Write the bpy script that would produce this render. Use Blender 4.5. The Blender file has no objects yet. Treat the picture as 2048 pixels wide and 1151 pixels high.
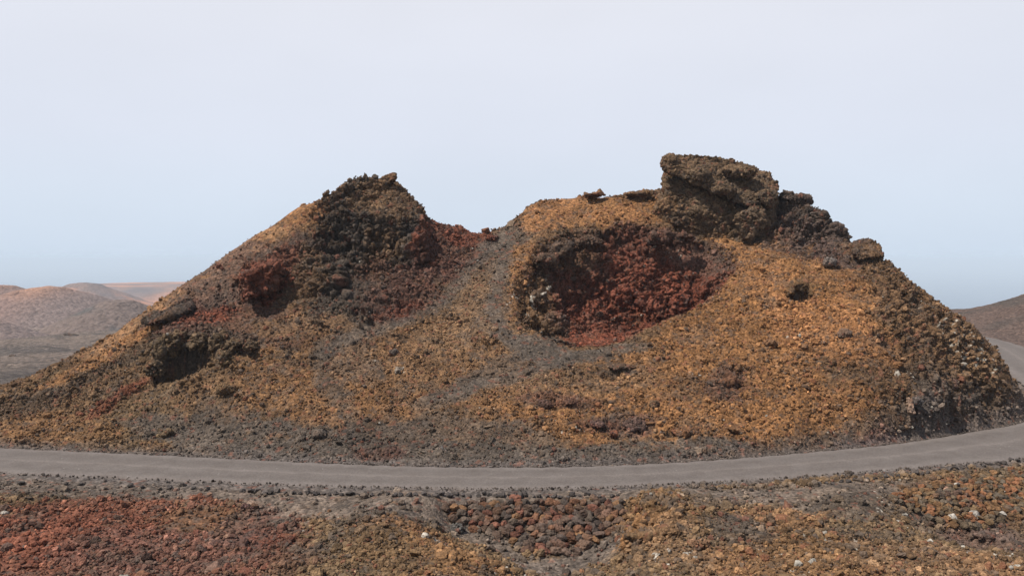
import bpy, bmesh, math, random, time
import numpy as np
from mathutils import Vector, Euler
T0 = time.time()
rng = np.random.default_rng(11)
random.seed(5)
f32 = np.float32
scene = bpy.context.scene
COL = scene.collection

# ------------------------------------------------------------------ camera, sky, sun, exposure
FPX, VHOR, HCAM = 1650.0, 515.0, 10.0          # focal length (2048 px wide frame), eye level row, eye height (m)
PITCH = math.atan((575.5 - VHOR) / FPX)
cam_d = bpy.data.cameras.new('camera')
cam_d.sensor_width = 36.0
cam_d.lens = FPX / 2048 * 36.0
cam_d.clip_start = 0.5
cam_d.clip_end = 60000
cam = bpy.data.objects.new('camera', cam_d)
cam.location = (0, 0, HCAM)
cam.rotation_euler = (math.pi / 2 - PITCH, 0, 0)
COL.objects.link(cam)
scene.camera = cam

SUN_EL, SUN_AZ = math.radians(59), math.radians(205)      # azimuth measured from +X towards +Y
sdir = Vector((math.cos(SUN_EL) * math.cos(SUN_AZ), math.cos(SUN_EL) * math.sin(SUN_AZ), math.sin(SUN_EL)))
sun_d = bpy.data.lights.new('sun', 'SUN')
sun_d.energy = 5.0
sun_d.angle = math.radians(0.6)
sun_d.color = (1.0, 0.945, 0.87)
sun = bpy.data.objects.new('sun', sun_d)
sun.rotation_euler = sdir.to_track_quat('Z', 'Y').to_euler()
sun.location = (-40, 0, 60)
COL.objects.link(sun)

world = bpy.data.worlds.new('World')
scene.world = world
world.use_nodes = True
wn, wl = world.node_tree.nodes, world.node_tree.links
wn.clear()
w_out = wn.new('ShaderNodeOutputWorld')
w_bg = wn.new('ShaderNodeBackground')
w_bg.inputs['Strength'].default_value = 0.077
w_sky = wn.new('ShaderNodeTexSky')
w_sky.sky_type = 'NISHITA'
w_sky.sun_disc = False
w_sky.sun_elevation = SUN_EL
w_sky.sun_rotation = math.pi / 2 - SUN_AZ
w_sky.dust_density = 3.0
w_tc = wn.new('ShaderNodeTexCoord')
w_sep = wn.new('ShaderNodeSeparateXYZ')
w_rmp = wn.new('ShaderNodeValToRGB')         # thin dust veil: bluish at the horizon, milky above, unseen zenith darkened to cut fill
cr = w_rmp.color_ramp
cr.elements[0].position = 0.0
cr.elements[0].color = (0.66, 0.765, 0.90, 1)
cr.elements[1].position = 1.0
cr.elements[1].color = (0.16, 0.24, 0.45, 1)
for p, c in ((0.06, (0.70, 0.785, 0.91)), (0.14, (0.765, 0.81, 0.92)), (0.32, (0.83, 0.84, 0.905)), (0.5, (0.55, 0.62, 0.75)), (0.72, (0.27, 0.35, 0.54))):
    e = cr.elements.new(p)
    e.color = (*c, 1)
w_sc = wn.new('ShaderNodeVectorMath')
w_sc.operation = 'SCALE'
w_sc.inputs['Scale'].default_value = 10.0
w_mix = wn.new('ShaderNodeMix')
w_mix.data_type = 'RGBA'
w_mix.inputs['Factor'].default_value = 0.9
w_no = wn.new('ShaderNodeTexNoise')            # faint unevenness of the dust veil
w_no.inputs['Scale'].default_value = 2.6
w_no.inputs['Detail'].default_value = 3.0
w_mp = wn.new('ShaderNodeMapping')
w_mp.inputs['Scale'].default_value = (1, 1, 2.6)
w_mr = wn.new('ShaderNodeMapRange')
w_mr.inputs['From Min'].default_value = 0.3
w_mr.inputs['From Max'].default_value = 0.7
w_mr.inputs['To Min'].default_value = 9.75
w_mr.inputs['To Max'].default_value = 10.25
wl.new(w_tc.outputs['Generated'], w_mp.inputs['Vector'])
wl.new(w_mp.outputs['Vector'], w_no.inputs['Vector'])
wl.new(w_no.outputs['Fac'], w_mr.inputs['Value'])
wl.new(w_mr.outputs['Result'], w_sc.inputs['Scale'])
wl.new(w_tc.outputs['Generated'], w_sep.inputs[0])
wl.new(w_sep.outputs['Z'], w_rmp.inputs['Fac'])
wl.new(w_rmp.outputs['Color'], w_sc.inputs[0])
wl.new(w_sky.outputs['Color'], w_mix.inputs['A'])
wl.new(w_sc.outputs['Vector'], w_mix.inputs['B'])
wl.new(w_mix.outputs['Result'], w_bg.inputs['Color'])
wl.new(w_bg.outputs['Background'], w_out.inputs['Surface'])

scene.view_settings.view_transform = 'Standard'
scene.view_settings.look = 'None'
scene.view_settings.exposure = 0.42
scene.view_settings.gamma = 1.0
scene.view_settings.use_curve_mapping = False

# ------------------------------------------------------------------ numeric helpers
CP, SP = math.cos(PITCH), math.sin(PITCH)

def at(u, v, Y):
    """World point seen at frame position (u, v) at distance Y along the ground."""
    a, b = (u - 1024) / FPX, (575.5 - v) / FPX
    t = Y / (CP + b * SP)
    return np.array([a * t, Y, HCAM + t * (b * CP - SP)])

def on(u, v, z=0.0):
    """World point seen at (u, v) on the level z."""
    a, b = (u - 1024) / FPX, (575.5 - v) / FPX
    t = (z - HCAM) / (b * CP - SP)
    return np.array([a * t, t * (CP + b * SP), z])

def sstep(a, b, x):
    t = np.clip((x - a) / (b - a), 0, 1)
    return t * t * (3 - 2 * t)

def hash3(ix, iy, iz, seed):
    h = (ix.astype(np.uint32) * np.uint32(0x8da6b343)) ^ (iy.astype(np.uint32) * np.uint32(0xd8163841)) ^ (iz.astype(np.uint32) * np.uint32(0xcb1ab31f))
    h ^= np.uint32((seed * 0x9e3779b1) & 0xffffffff)
    h ^= h >> np.uint32(15); h *= np.uint32(0x2c1b3c6d)
    h ^= h >> np.uint32(12); h *= np.uint32(0x297a2d39)
    h ^= h >> np.uint32(15)
    return h

def noise3(P, seed=0):
    P = P.astype(f32)
    I = np.floor(P).astype(np.int32)
    F = P - I
    w = F * F * F * (F * (F * 6 - 15) + 10)
    out = np.zeros(len(P), f32)
    for dx in (0, 1):
        for dy in (0, 1):
            for dz in (0, 1):
                h = hash3(I[:, 0] + dx, I[:, 1] + dy, I[:, 2] + dz, seed)
                gx = (h & np.uint32(255)).astype(f32) / 127.5 - 1
                gy = ((h >> np.uint32(8)) & np.uint32(255)).astype(f32) / 127.5 - 1
                gz = ((h >> np.uint32(16)) & np.uint32(255)).astype(f32) / 127.5 - 1
                d = gx * (F[:, 0] - dx) + gy * (F[:, 1] - dy) + gz * (F[:, 2] - dz)
                wt = (w[:, 0] if dx else 1 - w[:, 0]) * (w[:, 1] if dy else 1 - w[:, 1]) * (w[:, 2] if dz else 1 - w[:, 2])
                out += d * wt
    return out

def fbm(P, octaves=3, seed=0, gain=0.5):
    o, a, s = np.zeros(len(P), f32), 1.0, 1.0
    for k in range(octaves):
        o += a * noise3(P * s + 17.3 * k, seed + k)
        a *= gain; s *= 2.03
    return o

def worley(P, seed=0, jit=0.85):
    """Distance to nearest and second feature point, plus a random number per cell."""
    P = P.astype(f32)
    I = np.floor(P).astype(np.int32)
    F = P - I
    f1 = np.full(len(P), 9, f32); f2 = f1.copy(); cid = np.zeros(len(P), np.uint32)
    tl = np.zeros(len(P), f32)
    for dx in (-1, 0, 1):
        for dy in (-1, 0, 1):
            for dz in (-1, 0, 1):
                h = hash3(I[:, 0] + dx, I[:, 1] + dy, I[:, 2] + dz, seed)
                jx = (h & np.uint32(255)).astype(f32) * (jit / 255) + (0.5 - jit / 2)
                jy = ((h >> np.uint32(8)) & np.uint32(255)).astype(f32) * (jit / 255) + (0.5 - jit / 2)
                jz = ((h >> np.uint32(16)) & np.uint32(255)).astype(f32) * (jit / 255) + (0.5 - jit / 2)
                d = (F[:, 0] - dx - jx) ** 2 + (F[:, 1] - dy - jy) ** 2 + (F[:, 2] - dz - jz) ** 2
                near = d < f1
                f2 = np.where(near, f1, np.minimum(f2, d))
                cid = np.where(near, h, cid)
                f1 = np.where(near, d, f1)
                k = np.nonzero(near)[0]
                hk = h[k]
                tx = ((hk >> np.uint32(5)) & np.uint32(127)).astype(f32) / 63.5 - 1
                ty = ((hk >> np.uint32(12)) & np.uint32(127)).astype(f32) / 63.5 - 1
                tz = ((hk >> np.uint32(19)) & np.uint32(127)).astype(f32) / 63.5 - 1
                tl[k] = tx * (F[k, 0] - dx - jx[k]) + ty * (F[k, 1] - dy - jy[k]) + tz * (F[k, 2] - dz - jz[k])
    r = ((cid >> np.uint32(4)) & np.uint32(0xffff)).astype(f32) / 65535
    return np.sqrt(f1), np.sqrt(f2), r, tl

def tps_fit(pts, lam=0.02):
    n = len(pts)
    d = np.linalg.norm(pts[:, None, :2] - pts[None, :, :2], axis=2)
    K = np.where(d > 1e-6, d * d * np.log(np.maximum(d, 1e-6)), 0) + lam * np.eye(n)
    Pm = np.c_[np.ones(n), pts[:, :2]]
    A = np.block([[K, Pm], [Pm.T, np.zeros((3, 3))]])
    return pts[:, :2].copy(), np.linalg.solve(A, np.r_[pts[:, 2], 0, 0, 0])

def tps_eval(fit, X, Y):
    c, w = fit
    X = X.ravel(); Y = Y.ravel()
    o = (w[-3] + w[-2] * X + w[-1] * Y)
    for (cx, cy), wi in zip(c, w[:-3]):
        r2 = (X - cx) ** 2 + (Y - cy) ** 2
        o = o + wi * 0.5 * r2 * np.log(np.maximum(r2, 1e-9))
    return o

def seg_dist(X, Y, poly, closed=False):
    """Distance to a polyline in plan."""
    d = np.full(X.shape, 1e9)
    n = len(poly)
    for i in range(n if closed else n - 1):
        a, b = poly[i], poly[(i + 1) % n]
        vx, vy = b[0] - a[0], b[1] - a[1]
        t = np.clip(((X - a[0]) * vx + (Y - a[1]) * vy) / (vx * vx + vy * vy + 1e-9), 0, 1)
        d = np.minimum(d, np.hypot(X - a[0] - t * vx, Y - a[1] - t * vy))
    return d

def inside(X, Y, poly):
    c = np.zeros(X.shape, bool)
    n = len(poly)
    for i in range(n):
        x1, y1 = poly[i][0], poly[i][1]
        x2, y2 = poly[(i + 1) % n][0], poly[(i + 1) % n][1]
        if y1 == y2: continue
        c ^= ((y1 > Y) != (y2 > Y)) & (X < (x2 - x1) * (Y - y1) / (y2 - y1) + x1)
    return c

def smooth_poly(pts, n):
    """Catmull-Rom resampling of a list of points."""
    p = np.array(pts, float)
    p = np.vstack([2 * p[0] - p[1], p, 2 * p[-1] - p[-2]])
    o = []
    m = len(p) - 3
    for s in np.linspace(0, m - 1e-6, n):
        i = int(s); t = s - i
        a, b, c, d = p[i], p[i + 1], p[i + 2], p[i + 3]
        o.append(0.5 * (2 * b + (c - a) * t + (2 * a - 5 * b + 4 * c - d) * t * t + (3 * b - a - 3 * c + d) * t ** 3))
    return np.array(o)

# ------------------------------------------------------------------ road plan
far_edge = [on(u, v) for u, v in ((-420, 868), (-200, 881), (0, 895), (300, 909), (600, 924), (800, 932), (1000, 935), (1200, 932), (1400, 922), (1600, 906), (1800, 886), (1950, 862), (2048, 842))]
near_edge = [on(u, v) for u, v in ((-420, 924), (-200, 935), (0, 946), (300, 959), (600, 971), (800, 976), (1000, 978), (1200, 975), (1400, 966), (1600, 954), (1800, 939), (1950, 926), (2048, 916))]
far_edge += [np.array([x, y, 0.]) for x, y in ((35.0, 55.2), (39.6, 63), (43.0, 71), (47.0, 81.5), (51.5, 92), (54.8, 102), (55, 112), (50, 122), (40, 130))]
near_edge += [np.array([x, y, 0.]) for x, y in ((39.4, 52), (44.6, 61), (48.4, 70), (52.6, 80), (57, 91), (59.7, 102), (60, 113), (54, 126), (42, 135))]
NR = 420
FE, NE = smooth_poly(far_edge, NR), smooth_poly(near_edge, NR)
ROADPOLY = np.vstack([FE[::3], NE[::-1][::3]])

# ------------------------------------------------------------------ hill relief (thin plate surface through surveyed points)
crest = [(-200, 850, 46.5), (0, 772, 49.5), (100, 735, 50.5), (200, 682, 51.5), (290, 624, 52.5), (400, 547, 54), (500, 482, 55), (600, 428, 56), (690, 384, 57),
         (745, 372, 57.5), (785, 382, 58), (822, 412, 58.5), (845, 428, 59), (900, 452, 60), (965, 468, 61), (1000, 459, 61), (1035, 440, 61.5), (1062, 409, 62),
         (1110, 399, 63), (1170, 394, 63.5), (1240, 391, 63), (1320, 386, 62.5), (1440, 400, 62), (1560, 400, 61), (1620, 415, 60), (1650, 442, 59),
         (1690, 480, 58), (1735, 500, 56), (1770, 524, 55), (1800, 547, 54.5), (1850, 587, 53.5), (1900, 627, 52.5), (1950, 667, 51.5), (1985, 706, 51.2), (2015, 746, 51.2), (2048, 795, 51.3)]
face = [(200, 800, 47), (100, 840, 45.6), (60, 810, 47), (300, 760, 47.2), (370, 756, 46.6), (460, 735, 47), (370, 668, 49), (300, 690, 49.6), (450, 680, 48.9), (370, 640, 50.4), (430, 625, 51.3), (250, 690, 50.5),
        (520, 600, 52.2), (560, 655, 49.8), (640, 655, 49.8), (700, 645, 50.3), (750, 622, 51), (640, 560, 53.4), (760, 570, 53.2), (760, 490, 56), (680, 450, 56.2), (600, 480, 55.3), (830, 480, 57), (820, 560, 54.2),
        (865, 470, 58.5), (900, 520, 57), (870, 590, 53.6), (960, 560, 55.5), (900, 640, 51.5), (800, 700, 48.6), (640, 720, 47.6), (520, 722, 47.4), (700, 800, 44.9), (500, 830, 44.2), (350, 840, 44.6), (900, 780, 45.4), (760, 860, 42.9),
        (900, 870, 42.2), (1050, 860, 42.0), (1050, 780, 45), (1050, 720, 48), (1030, 610, 52.6), (1000, 540, 56), (985, 640, 51.2), (1010, 500, 58.4),
        (1140, 705, 48.9), (1230, 695, 49.4), (1300, 668, 50.4), (1400, 622, 52), (1475, 545, 54.7), (1150, 780, 45.2), (1250, 780, 45.4), (1250, 860, 42.4), (1350, 720, 47.8), (1450, 760, 46.3), (1450, 680, 49.4), (1550, 600, 52),
        (1600, 640, 50.4), (1600, 540, 54.1), (1600, 760, 46.4), (1600, 840, 43.7), (1700, 600, 51), (1750, 700, 47.7), (1850, 750, 47), (1900, 790, 46.6), (1780, 820, 45), (1900, 840, 45.6), (1990, 810, 47),
        (1070, 488, 57.8), (1250, 436, 60.4), (1400, 446, 60.2), (1492, 505, 56.8), (1150, 432, 61.4), (1300, 420, 61.4), (1500, 450, 60), (1600, 482, 58), (1680, 540, 54.5)]
hp = [at(*c) for c in crest + face]
for c in crest:
    p = at(*c)
    if p[2] > 1.5:
        hp.append(np.array([p[0] * 1.05, p[1] + 3.0, p[2] - 1.6]))
        hp.append(np.array([p[0] * 1.12, p[1] + 9, max(p[2] - 7.5, -0.6)]))
for q in FE[10:250:12]:
    hp.append(np.array([q[0], q[1] + 0.15, 0.03]))
for x, y, z in ((38, 66, -.1), (40, 74, -.2), (34, 80, -.3), (20, 84, -.6), (0, 84, -1), (-20, 80, -1.2), (-34, 70, -1.4), (-42, 60, -1.2), (-44, 52, -.6), (-40, 47, 0.0),
                (35.5, 60, -.05)):
    hp.append(np.array([x, y, z]))
HFIT = tps_fit(np.array(hp))
CRATER = np.array([at(*c) for c in ((1026, 560, 54.8), (1034, 640, 51.4), (1082, 678, 50.0), (1140, 696, 49.4), (1220, 688, 49.7), (1300, 659, 50.8), (1380, 619, 52.2), (1444, 582, 53.3),
                                    (1482, 530, 55.2), (1476, 492, 57.0), (1408, 456, 59.3), (1320, 445, 60.0), (1250, 441, 60.2), (1140, 456, 59.3), (1065, 498, 57.4))])
RDIST_POLY = FE[:260:4]

def hill_z(X, Y):
    shp = X.shape
    X = np.asarray(X, float).ravel(); Y = np.asarray(Y, float).ravel()
    z = tps_eval(HFIT, X, Y)
    # the crater bowl
    box = (X > -1) & (X < 18) & (Y > 48) & (Y < 62)
    xb, yb, zb = X[box], Y[box], z[box]
    ins = inside(xb, yb, CRATER)
    d = seg_dist(xb, yb, CRATER, True)
    wob = 0.45 * fbm(np.c_[xb, yb, zb * 0] / 1.7, 2, 5)
    d = np.maximum(d + wob * sstep(0, 1, d), 0)
    fl = 4.35 + 0.05 * (yb - 51) + 0.10 * np.maximum(xb - 6.5, 0)
    cut = zb - 1.25 * d - 0.55 * sstep(0, 0.5, d)
    zi = np.maximum(cut, fl) + 0.25 * np.exp(-np.abs(cut - fl))
    z[box] = np.where(ins, np.minimum(zi, zb), zb)
    # smaller pits: centre pixel, distance, radii (m), depth
    for (u, v, yy, rx, ry, dep) in ((368, 738, 47.75, 1.95, 1.2, 3.2), (1600, 598, 52.2, 1.0, 0.75, 1.9), (1965, 812, 46.9, 1.0, 0.7, 1.2), (1815, 800, 46.0, 0.5, 0.4, 0.6),
                                    (1225, 742, 46.8, 0.7, 0.4, 0.5), (1350, 872, 42.2, 0.7, 0.35, 0.5), (1465, 860, 42.6, 0.5, 0.3, 0.45)):
        c = at(u, v, yy)
        q = np.sqrt(((X - c[0]) / rx) ** 2 + ((Y - c[1]) / ry) ** 2)
        z -= dep * (1 - sstep(0.72, 1.0, q))
    # gullies
    for pts, wd, dep in ((((205, 838, 46), (240, 800, 46.8), (290, 765, 47)), 0.35, 0.55), (((300, 655, 50.6), (345, 640, 50.9), (385, 618, 51.4)), 0.4, 0.5),
                         (((470, 700, 48.5), (540, 690, 49)), 0.5, 0.3)):
        poly = [at(*p) for p in pts]
        m = (np.abs(X - poly[1][0]) < 5) & (np.abs(Y - poly[1][1]) < 5)
        z[m] -= dep * (1 - sstep(0.2, 1.0, seg_dist(X[m], Y[m], poly) / wd))
    return z.reshape(shp)

fg = [on(*c) for c in ((-100, 960, -.05), (0, 965, -.05), (300, 975, -.05), (600, 985, -.05), (0, 1151, -.5), (300, 1151, -.55), (0, 1050, -.3), (300, 1050, -.35), (600, 1060, -.5), (600, 1151, -.35), (-200, 1151, -.4),
                       (790, 1008, .22), (850, 1065, -.3), (800, 1130, -.15), (700, 1000, -.1), (960, 1130, -.45), (1000, 1160, -.6),
                       (870, 1008, -.05), (1000, 1000, -.06), (1150, 999, -.06), (1260, 998, -.05), (900, 1045, -.75), (980, 1080, -1.15), (1060, 1112, -1.5), (1150, 1112, -1.5), (1200, 1090, -1.2), (1215, 1050, -.85),
                       (1060, 1140, -1.55), (1180, 1140, -1.5), (1120, 1180, -1.5), (1320, 992, .35), (1310, 1050, -.05), (1280, 1100, -.6), (1300, 1150, -.5), (1450, 1010, -.05), (1450, 1100, -.35), (1450, 1160, -.3),
                       (1650, 1050, -.2), (1650, 1151, -.2), (1780, 1005, -.12), (1900, 970, -.06), (2048, 938, -.05), (2150, 920, -.05), (1830, 1052, -.9), (1930, 1066, -1.35), (2048, 1045, -1.3), (2150, 1030, -1.2), (2048, 1110, -.7), (1900, 1125, -.5), (1750, 1110, -.3), (2048, 1160, -.5), (2200, 1120, -.6))]
for q in NE[10:250:12]:
    fg.append(np.array([q[0], q[1] - 0.1, -0.02]))
    fg.append(np.array([q[0], q[1] + 3, 0.0]))
for x in (-26, -12, 0, 12, 28):
    fg.append(np.array([x, 24, 0.1]))
FFIT = tps_fit(np.array(fg))

def fore_z(X, Y):
    shp = X.shape
    z = tps_eval(FFIT, np.asarray(X, float), np.asarray(Y, float))
    return z.reshape(shp)

# ------------------------------------------------------------------ where does a sight line meet the smooth relief
def hit(u, v):
    if v > 1151 or v > 930 + 45 * 0 and False:
        pass
    ys = np.arange(24.0, 75.0, 0.06)
    a, b = (u - 1024) / FPX, (575.5 - v) / FPX
    t = ys / (CP + b * SP)
    X, Z = a * t, HCAM + t * (b * CP - SP)
    far_y = np.interp(X, FE[:260, 0], FE[:260, 1])
    near_y = np.interp(X, NE[:260, 0], NE[:260, 1])
    z = np.where(ys > far_y, hill_z(X, ys), np.where(ys < near_y, fore_z(X, ys), 0.0))
    k = np.nonzero(Z <= z)[0]
    i = k[0] if len(k) else np.argmin(np.abs(Z - z))
    return np.array([X[i], ys[i], z[i]])

# ------------------------------------------------------------------ mineral colours laid out over the slopes, with shade painted into pits
OCH = (0.196, 0.095, 0.038); ORA = (0.238, 0.112, 0.046); BRN = (0.112, 0.064, 0.033); GRY = (0.075, 0.059, 0.046); DRK = (0.050, 0.038, 0.029)
RED = (0.138, 0.044, 0.025); MAR = (0.082, 0.040, 0.029); TAN = (0.215, 0.115, 0.055); OLV = (0.112, 0.071, 0.037); PUR = (0.086, 0.054, 0.044); SAN = (0.124, 0.097, 0.077)
REDF = (0.150, 0.060, 0.036); LBR = (0.145, 0.087, 0.047)
# u, v, half-width, half-height, tilt (deg), colour, strength, roughness (None = keep)
HZ = [
    (300, 800, 420, 130, -15, OLV, .8, .75), (150, 810, 200, 60, -30, BRN, .7, 1.0), (560, 800, 260, 110, 0, BRN, .75, .7),
    (500, 880, 330, 45, 5, GRY, .9, .55), (420, 855, 90, 50, -30, GRY, .7, .6), (800, 870, 350, 55, 0, GRY, .6, .6), (850, 905, 500, 28, 0, GRY, .95, .55), (780, 865, 110, 30, 0, DRK, .7, .4), (1300, 902, 300, 24, -2, GRY, .9, .6),
    (760, 905, 60, 22, 0, MAR, .7, 1.0), (120, 860, 150, 40, 5, OCH, .4, .8),
    (800, 720, 330, 110, -10, OCH, .5, .75), (900, 700, 190, 80, -10, LBR, .5, .8), (740, 640, 90, 40, -10, GRY, .7, .35), (700, 720, 90, 40, 30, GRY, .5, .4),
    # left peak
    (400, 570, 260, 34, -36, TAN, .8, .35), (560, 455, 190, 28, -34, TAN, .95, .2), (640, 410, 90, 34, -33, ORA, .7, .18),
    (500, 560, 160, 80, -20, PUR, .75, .4), (470, 650, 200, 45, 5, MAR, .6, .6), (600, 655, 110, 26, 0, BRN, .8, .5), (620, 650, 60, 16, 20, TAN, .5, .8),
    (742, 500, 118, 150, 0, DRK, .9, 1.9), (690, 490, 66, 80, 35, DRK, .85, 1.8), (650, 570, 45, 50, 20, DRK, .6, 1.5), (790, 430, 55, 70, 0, DRK, .7, 1.8), (690, 590, 80, 50, -10, DRK, .8, 1.8), (770, 500, 40, 40, 0, BRN, .6, 1.8), (745, 560, 36, 30, 0, BRN, .5, 1.8), (700, 420, 70, 60, -30, DRK, .8, 1.7), (790, 400, 60, 60, 20, BRN, .7, 1.6), (735, 400, 50, 28, -20, LBR, .8, 1.4), (770, 575, 80, 60, 10, MAR, .6, 1.7), (820, 570, 50, 60, 0, MAR, .6, 1.5), (700, 590, 40, 30, 0, DRK, .7, 1.6),
    (600, 560, 60, 60, 0, BRN, .7, 1.3), (525, 560, 52, 50, 0, RED, .9, 1.5), (565, 520, 40, 30, -20, RED, .6, 1.2),
    (870, 470, 36, 60, 30, RED, .85, .25), (900, 500, 60, 75, 35, MAR, .8, 1.0), (940, 475, 50, 30, 20, RED, .75, 1.2), (880, 560, 70, 45, -35, MAR, .7, 1.1), (800, 625, 60, 20, -10, RED, .6, .8),
    (410, 640, 60, 24, -15, RED, .85, 1.2), (330, 632, 60, 22, -25, DRK, .8, 1.3), (370, 690, 110, 36, 0, DRK, .75, 1.7), (480, 690, 50, 24, 0, DRK, .5, 1.4), (330, 655, 60, 16, 0, MAR, .6, .6), (370, 722, 62, 26, 0, DRK, .9, .8),  # final DRK patch paints the shade inside the left pit
    (150, 760, 190, 26, -33, BRN, .5, 1.1), (230, 700, 160, 14, -34, OCH, .8, .6), (240, 725, 130, 14, -32, DRK, .55, 1.3), (205, 820, 20, 30, 30, RED, .7, 1.2), (260, 780, 55, 12, -40, RED, .75, 1.2), (60, 810, 90, 34, -20, DRK, .5, 1.2),
    # saddle and ash bands
    (1000, 560, 40, 110, 8, GRY, .35, .35), (955, 545, 34, 90, 40, GRY, .3, .45), (950, 600, 60, 60, 0, LBR, .5, .6), (1010, 480, 60, 26, -20, GRY, .7, .35), (985, 640, 40, 50, 0, GRY, .3, .4), (1060, 692, 90, 26, 20, GRY, .85, .2), (990, 740, 110, 22, -25, GRY, .65, .35), (900, 640, 70, 60, 0, LBR, .5, .6), (900, 790, 90, 22, -22, GRY, .6, .4), (1220, 705, 120, 20, -12, GRY, .7, .3),
    (1040, 560, 26, 70, 5, OCH, .7, .6), (1045, 510, 30, 30, -30, OCH, .7, .6),
    # right summit
    (1200, 420, 170, 34, -3, OCH, .85, .35), (1100, 425, 70, 34, -30, ORA, .7, .25), (1250, 432, 90, 20, 0, ORA, .5, .5), (1190, 390, 40, 14, 0, MAR, .7, 1.5), (1280, 392, 60, 18, 0, BRN, .8, 1.4),
    (1440, 400, 130, 90, 20, (.080, .056, .036), .9, 1.8), (1480, 440, 60, 50, 20, DRK, .6, 1.7), (1400, 420, 60, 40, 20, LBR, .5, 1.6), (1620, 450, 100, 60, 38, (.070, .050, .042), .85, 1.9), (1600, 500, 90, 40, 20, PUR, .6, 1.2), (1640, 430, 40, 40, 40, DRK, .6, 1.5),
    (1440, 480, 110, 16, 22, OCH, .8, .4),
    # crater inside
    (1260, 560, 215, 125, 0, MAR, .95, 1.5, 'in'), (1300, 570, 120, 90, -10, RED, .85, 1.5, 'in'), (1380, 570, 90, 70, -15, RED, .75, 1.4, 'in'), (1200, 480, 140, 26, -6, (.082, .047, .031), .75, 1.5, 'in'), (1110, 500, 60, 34, -30, (.085, .052, .034), .6, 1.5, 'in'), (1160, 530, 70, 30, 0, BRN, .5, 1.0, 'in'), (1180, 590, 110, 60, -10, RED, .6, 1.6, 'in'), (1440, 510, 50, 34, 35, DRK, .6, 1.5, 'in'), (1400, 520, 90, 30, 15, (.095, .055, .040), .7, .5, 'in'), (1260, 500, 60, 60, 60, RED, .6, 1.4, 'in'), (1330, 470, 70, 26, 10, MAR, .7, 1.6, 'in'),
    (1220, 665, 110, 34, -10, RED, .95, .6, 'in'), (1200, 640, 110, 40, -5, RED, .7, 1.2, 'in'), (1068, 610, 36, 60, 20, BRN, .75, 1.5, 'in'), (1110, 650, 36, 30, 20, DRK, .5, 1.4, 'in'),
    # ochre front right
    (1500, 640, 200, 120, -15, OCH, .95, .75, 'out'), (1600, 590, 150, 100, 10, OCH, .9, .75, 'out'), (1650, 660, 120, 70, 20, ORA, .8, .8, 'out'), (1530, 560, 60, 50, 20, ORA, .5, .7, 'out'), (1400, 780, 260, 100, 0, OCH, .8, .85, 'out'), (1150, 830, 200, 50, 5, OCH, .7, .85, 'out'), (1180, 760, 160, 36, 0, LBR, .6, .85, 'out'), (1600, 820, 200, 60, -8, OCH, .7, .9, 'out'),
    (1230, 745, 46, 18, 0, DRK, .75, .8, 'out'), (1120, 800, 90, 16, 5, MAR, .65, 1.0, 'out'), (1260, 850, 60, 26, 0, PUR, .7, 1.1, 'out'), (1450, 770, 50, 36, -40, MAR, .7, 1.2, 'out'), (1190, 850, 60, 16, 0, MAR, .55, 1.0, 'out'), (1600, 600, 22, 14, 0, DRK, .8, .5, 'out'),  # final DRK patch paints shade into the small cave mouth
    # right flank
    (1860, 690, 130, 110, 40, BRN, .9, 1.45), (1850, 620, 160, 40, 42, BRN, .8, 1.4), (1940, 720, 90, 60, 45, LBR, .8, 1.5), (1900, 820, 130, 60, 0, GRY, .85, 1.3), (1880, 760, 90, 40, 20, DRK, .5, 1.4), (1960, 800, 70, 40, 30, DRK, .6, 1.5), (1750, 515, 60, 40, 40, BRN, .7, 1.2), (1850, 860, 130, 30, -6, GRY, .6, 1.0), (1920, 850, 90, 30, -6, BRN, .5, 1.3),
    (1765, 880, 60, 26, 0, REDF, .8, 1.0), (1720, 890, 70, 16, 0, MAR, .7, .8), (1850, 790, 30, 36, 0, GRY, .7, .4),
]
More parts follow.
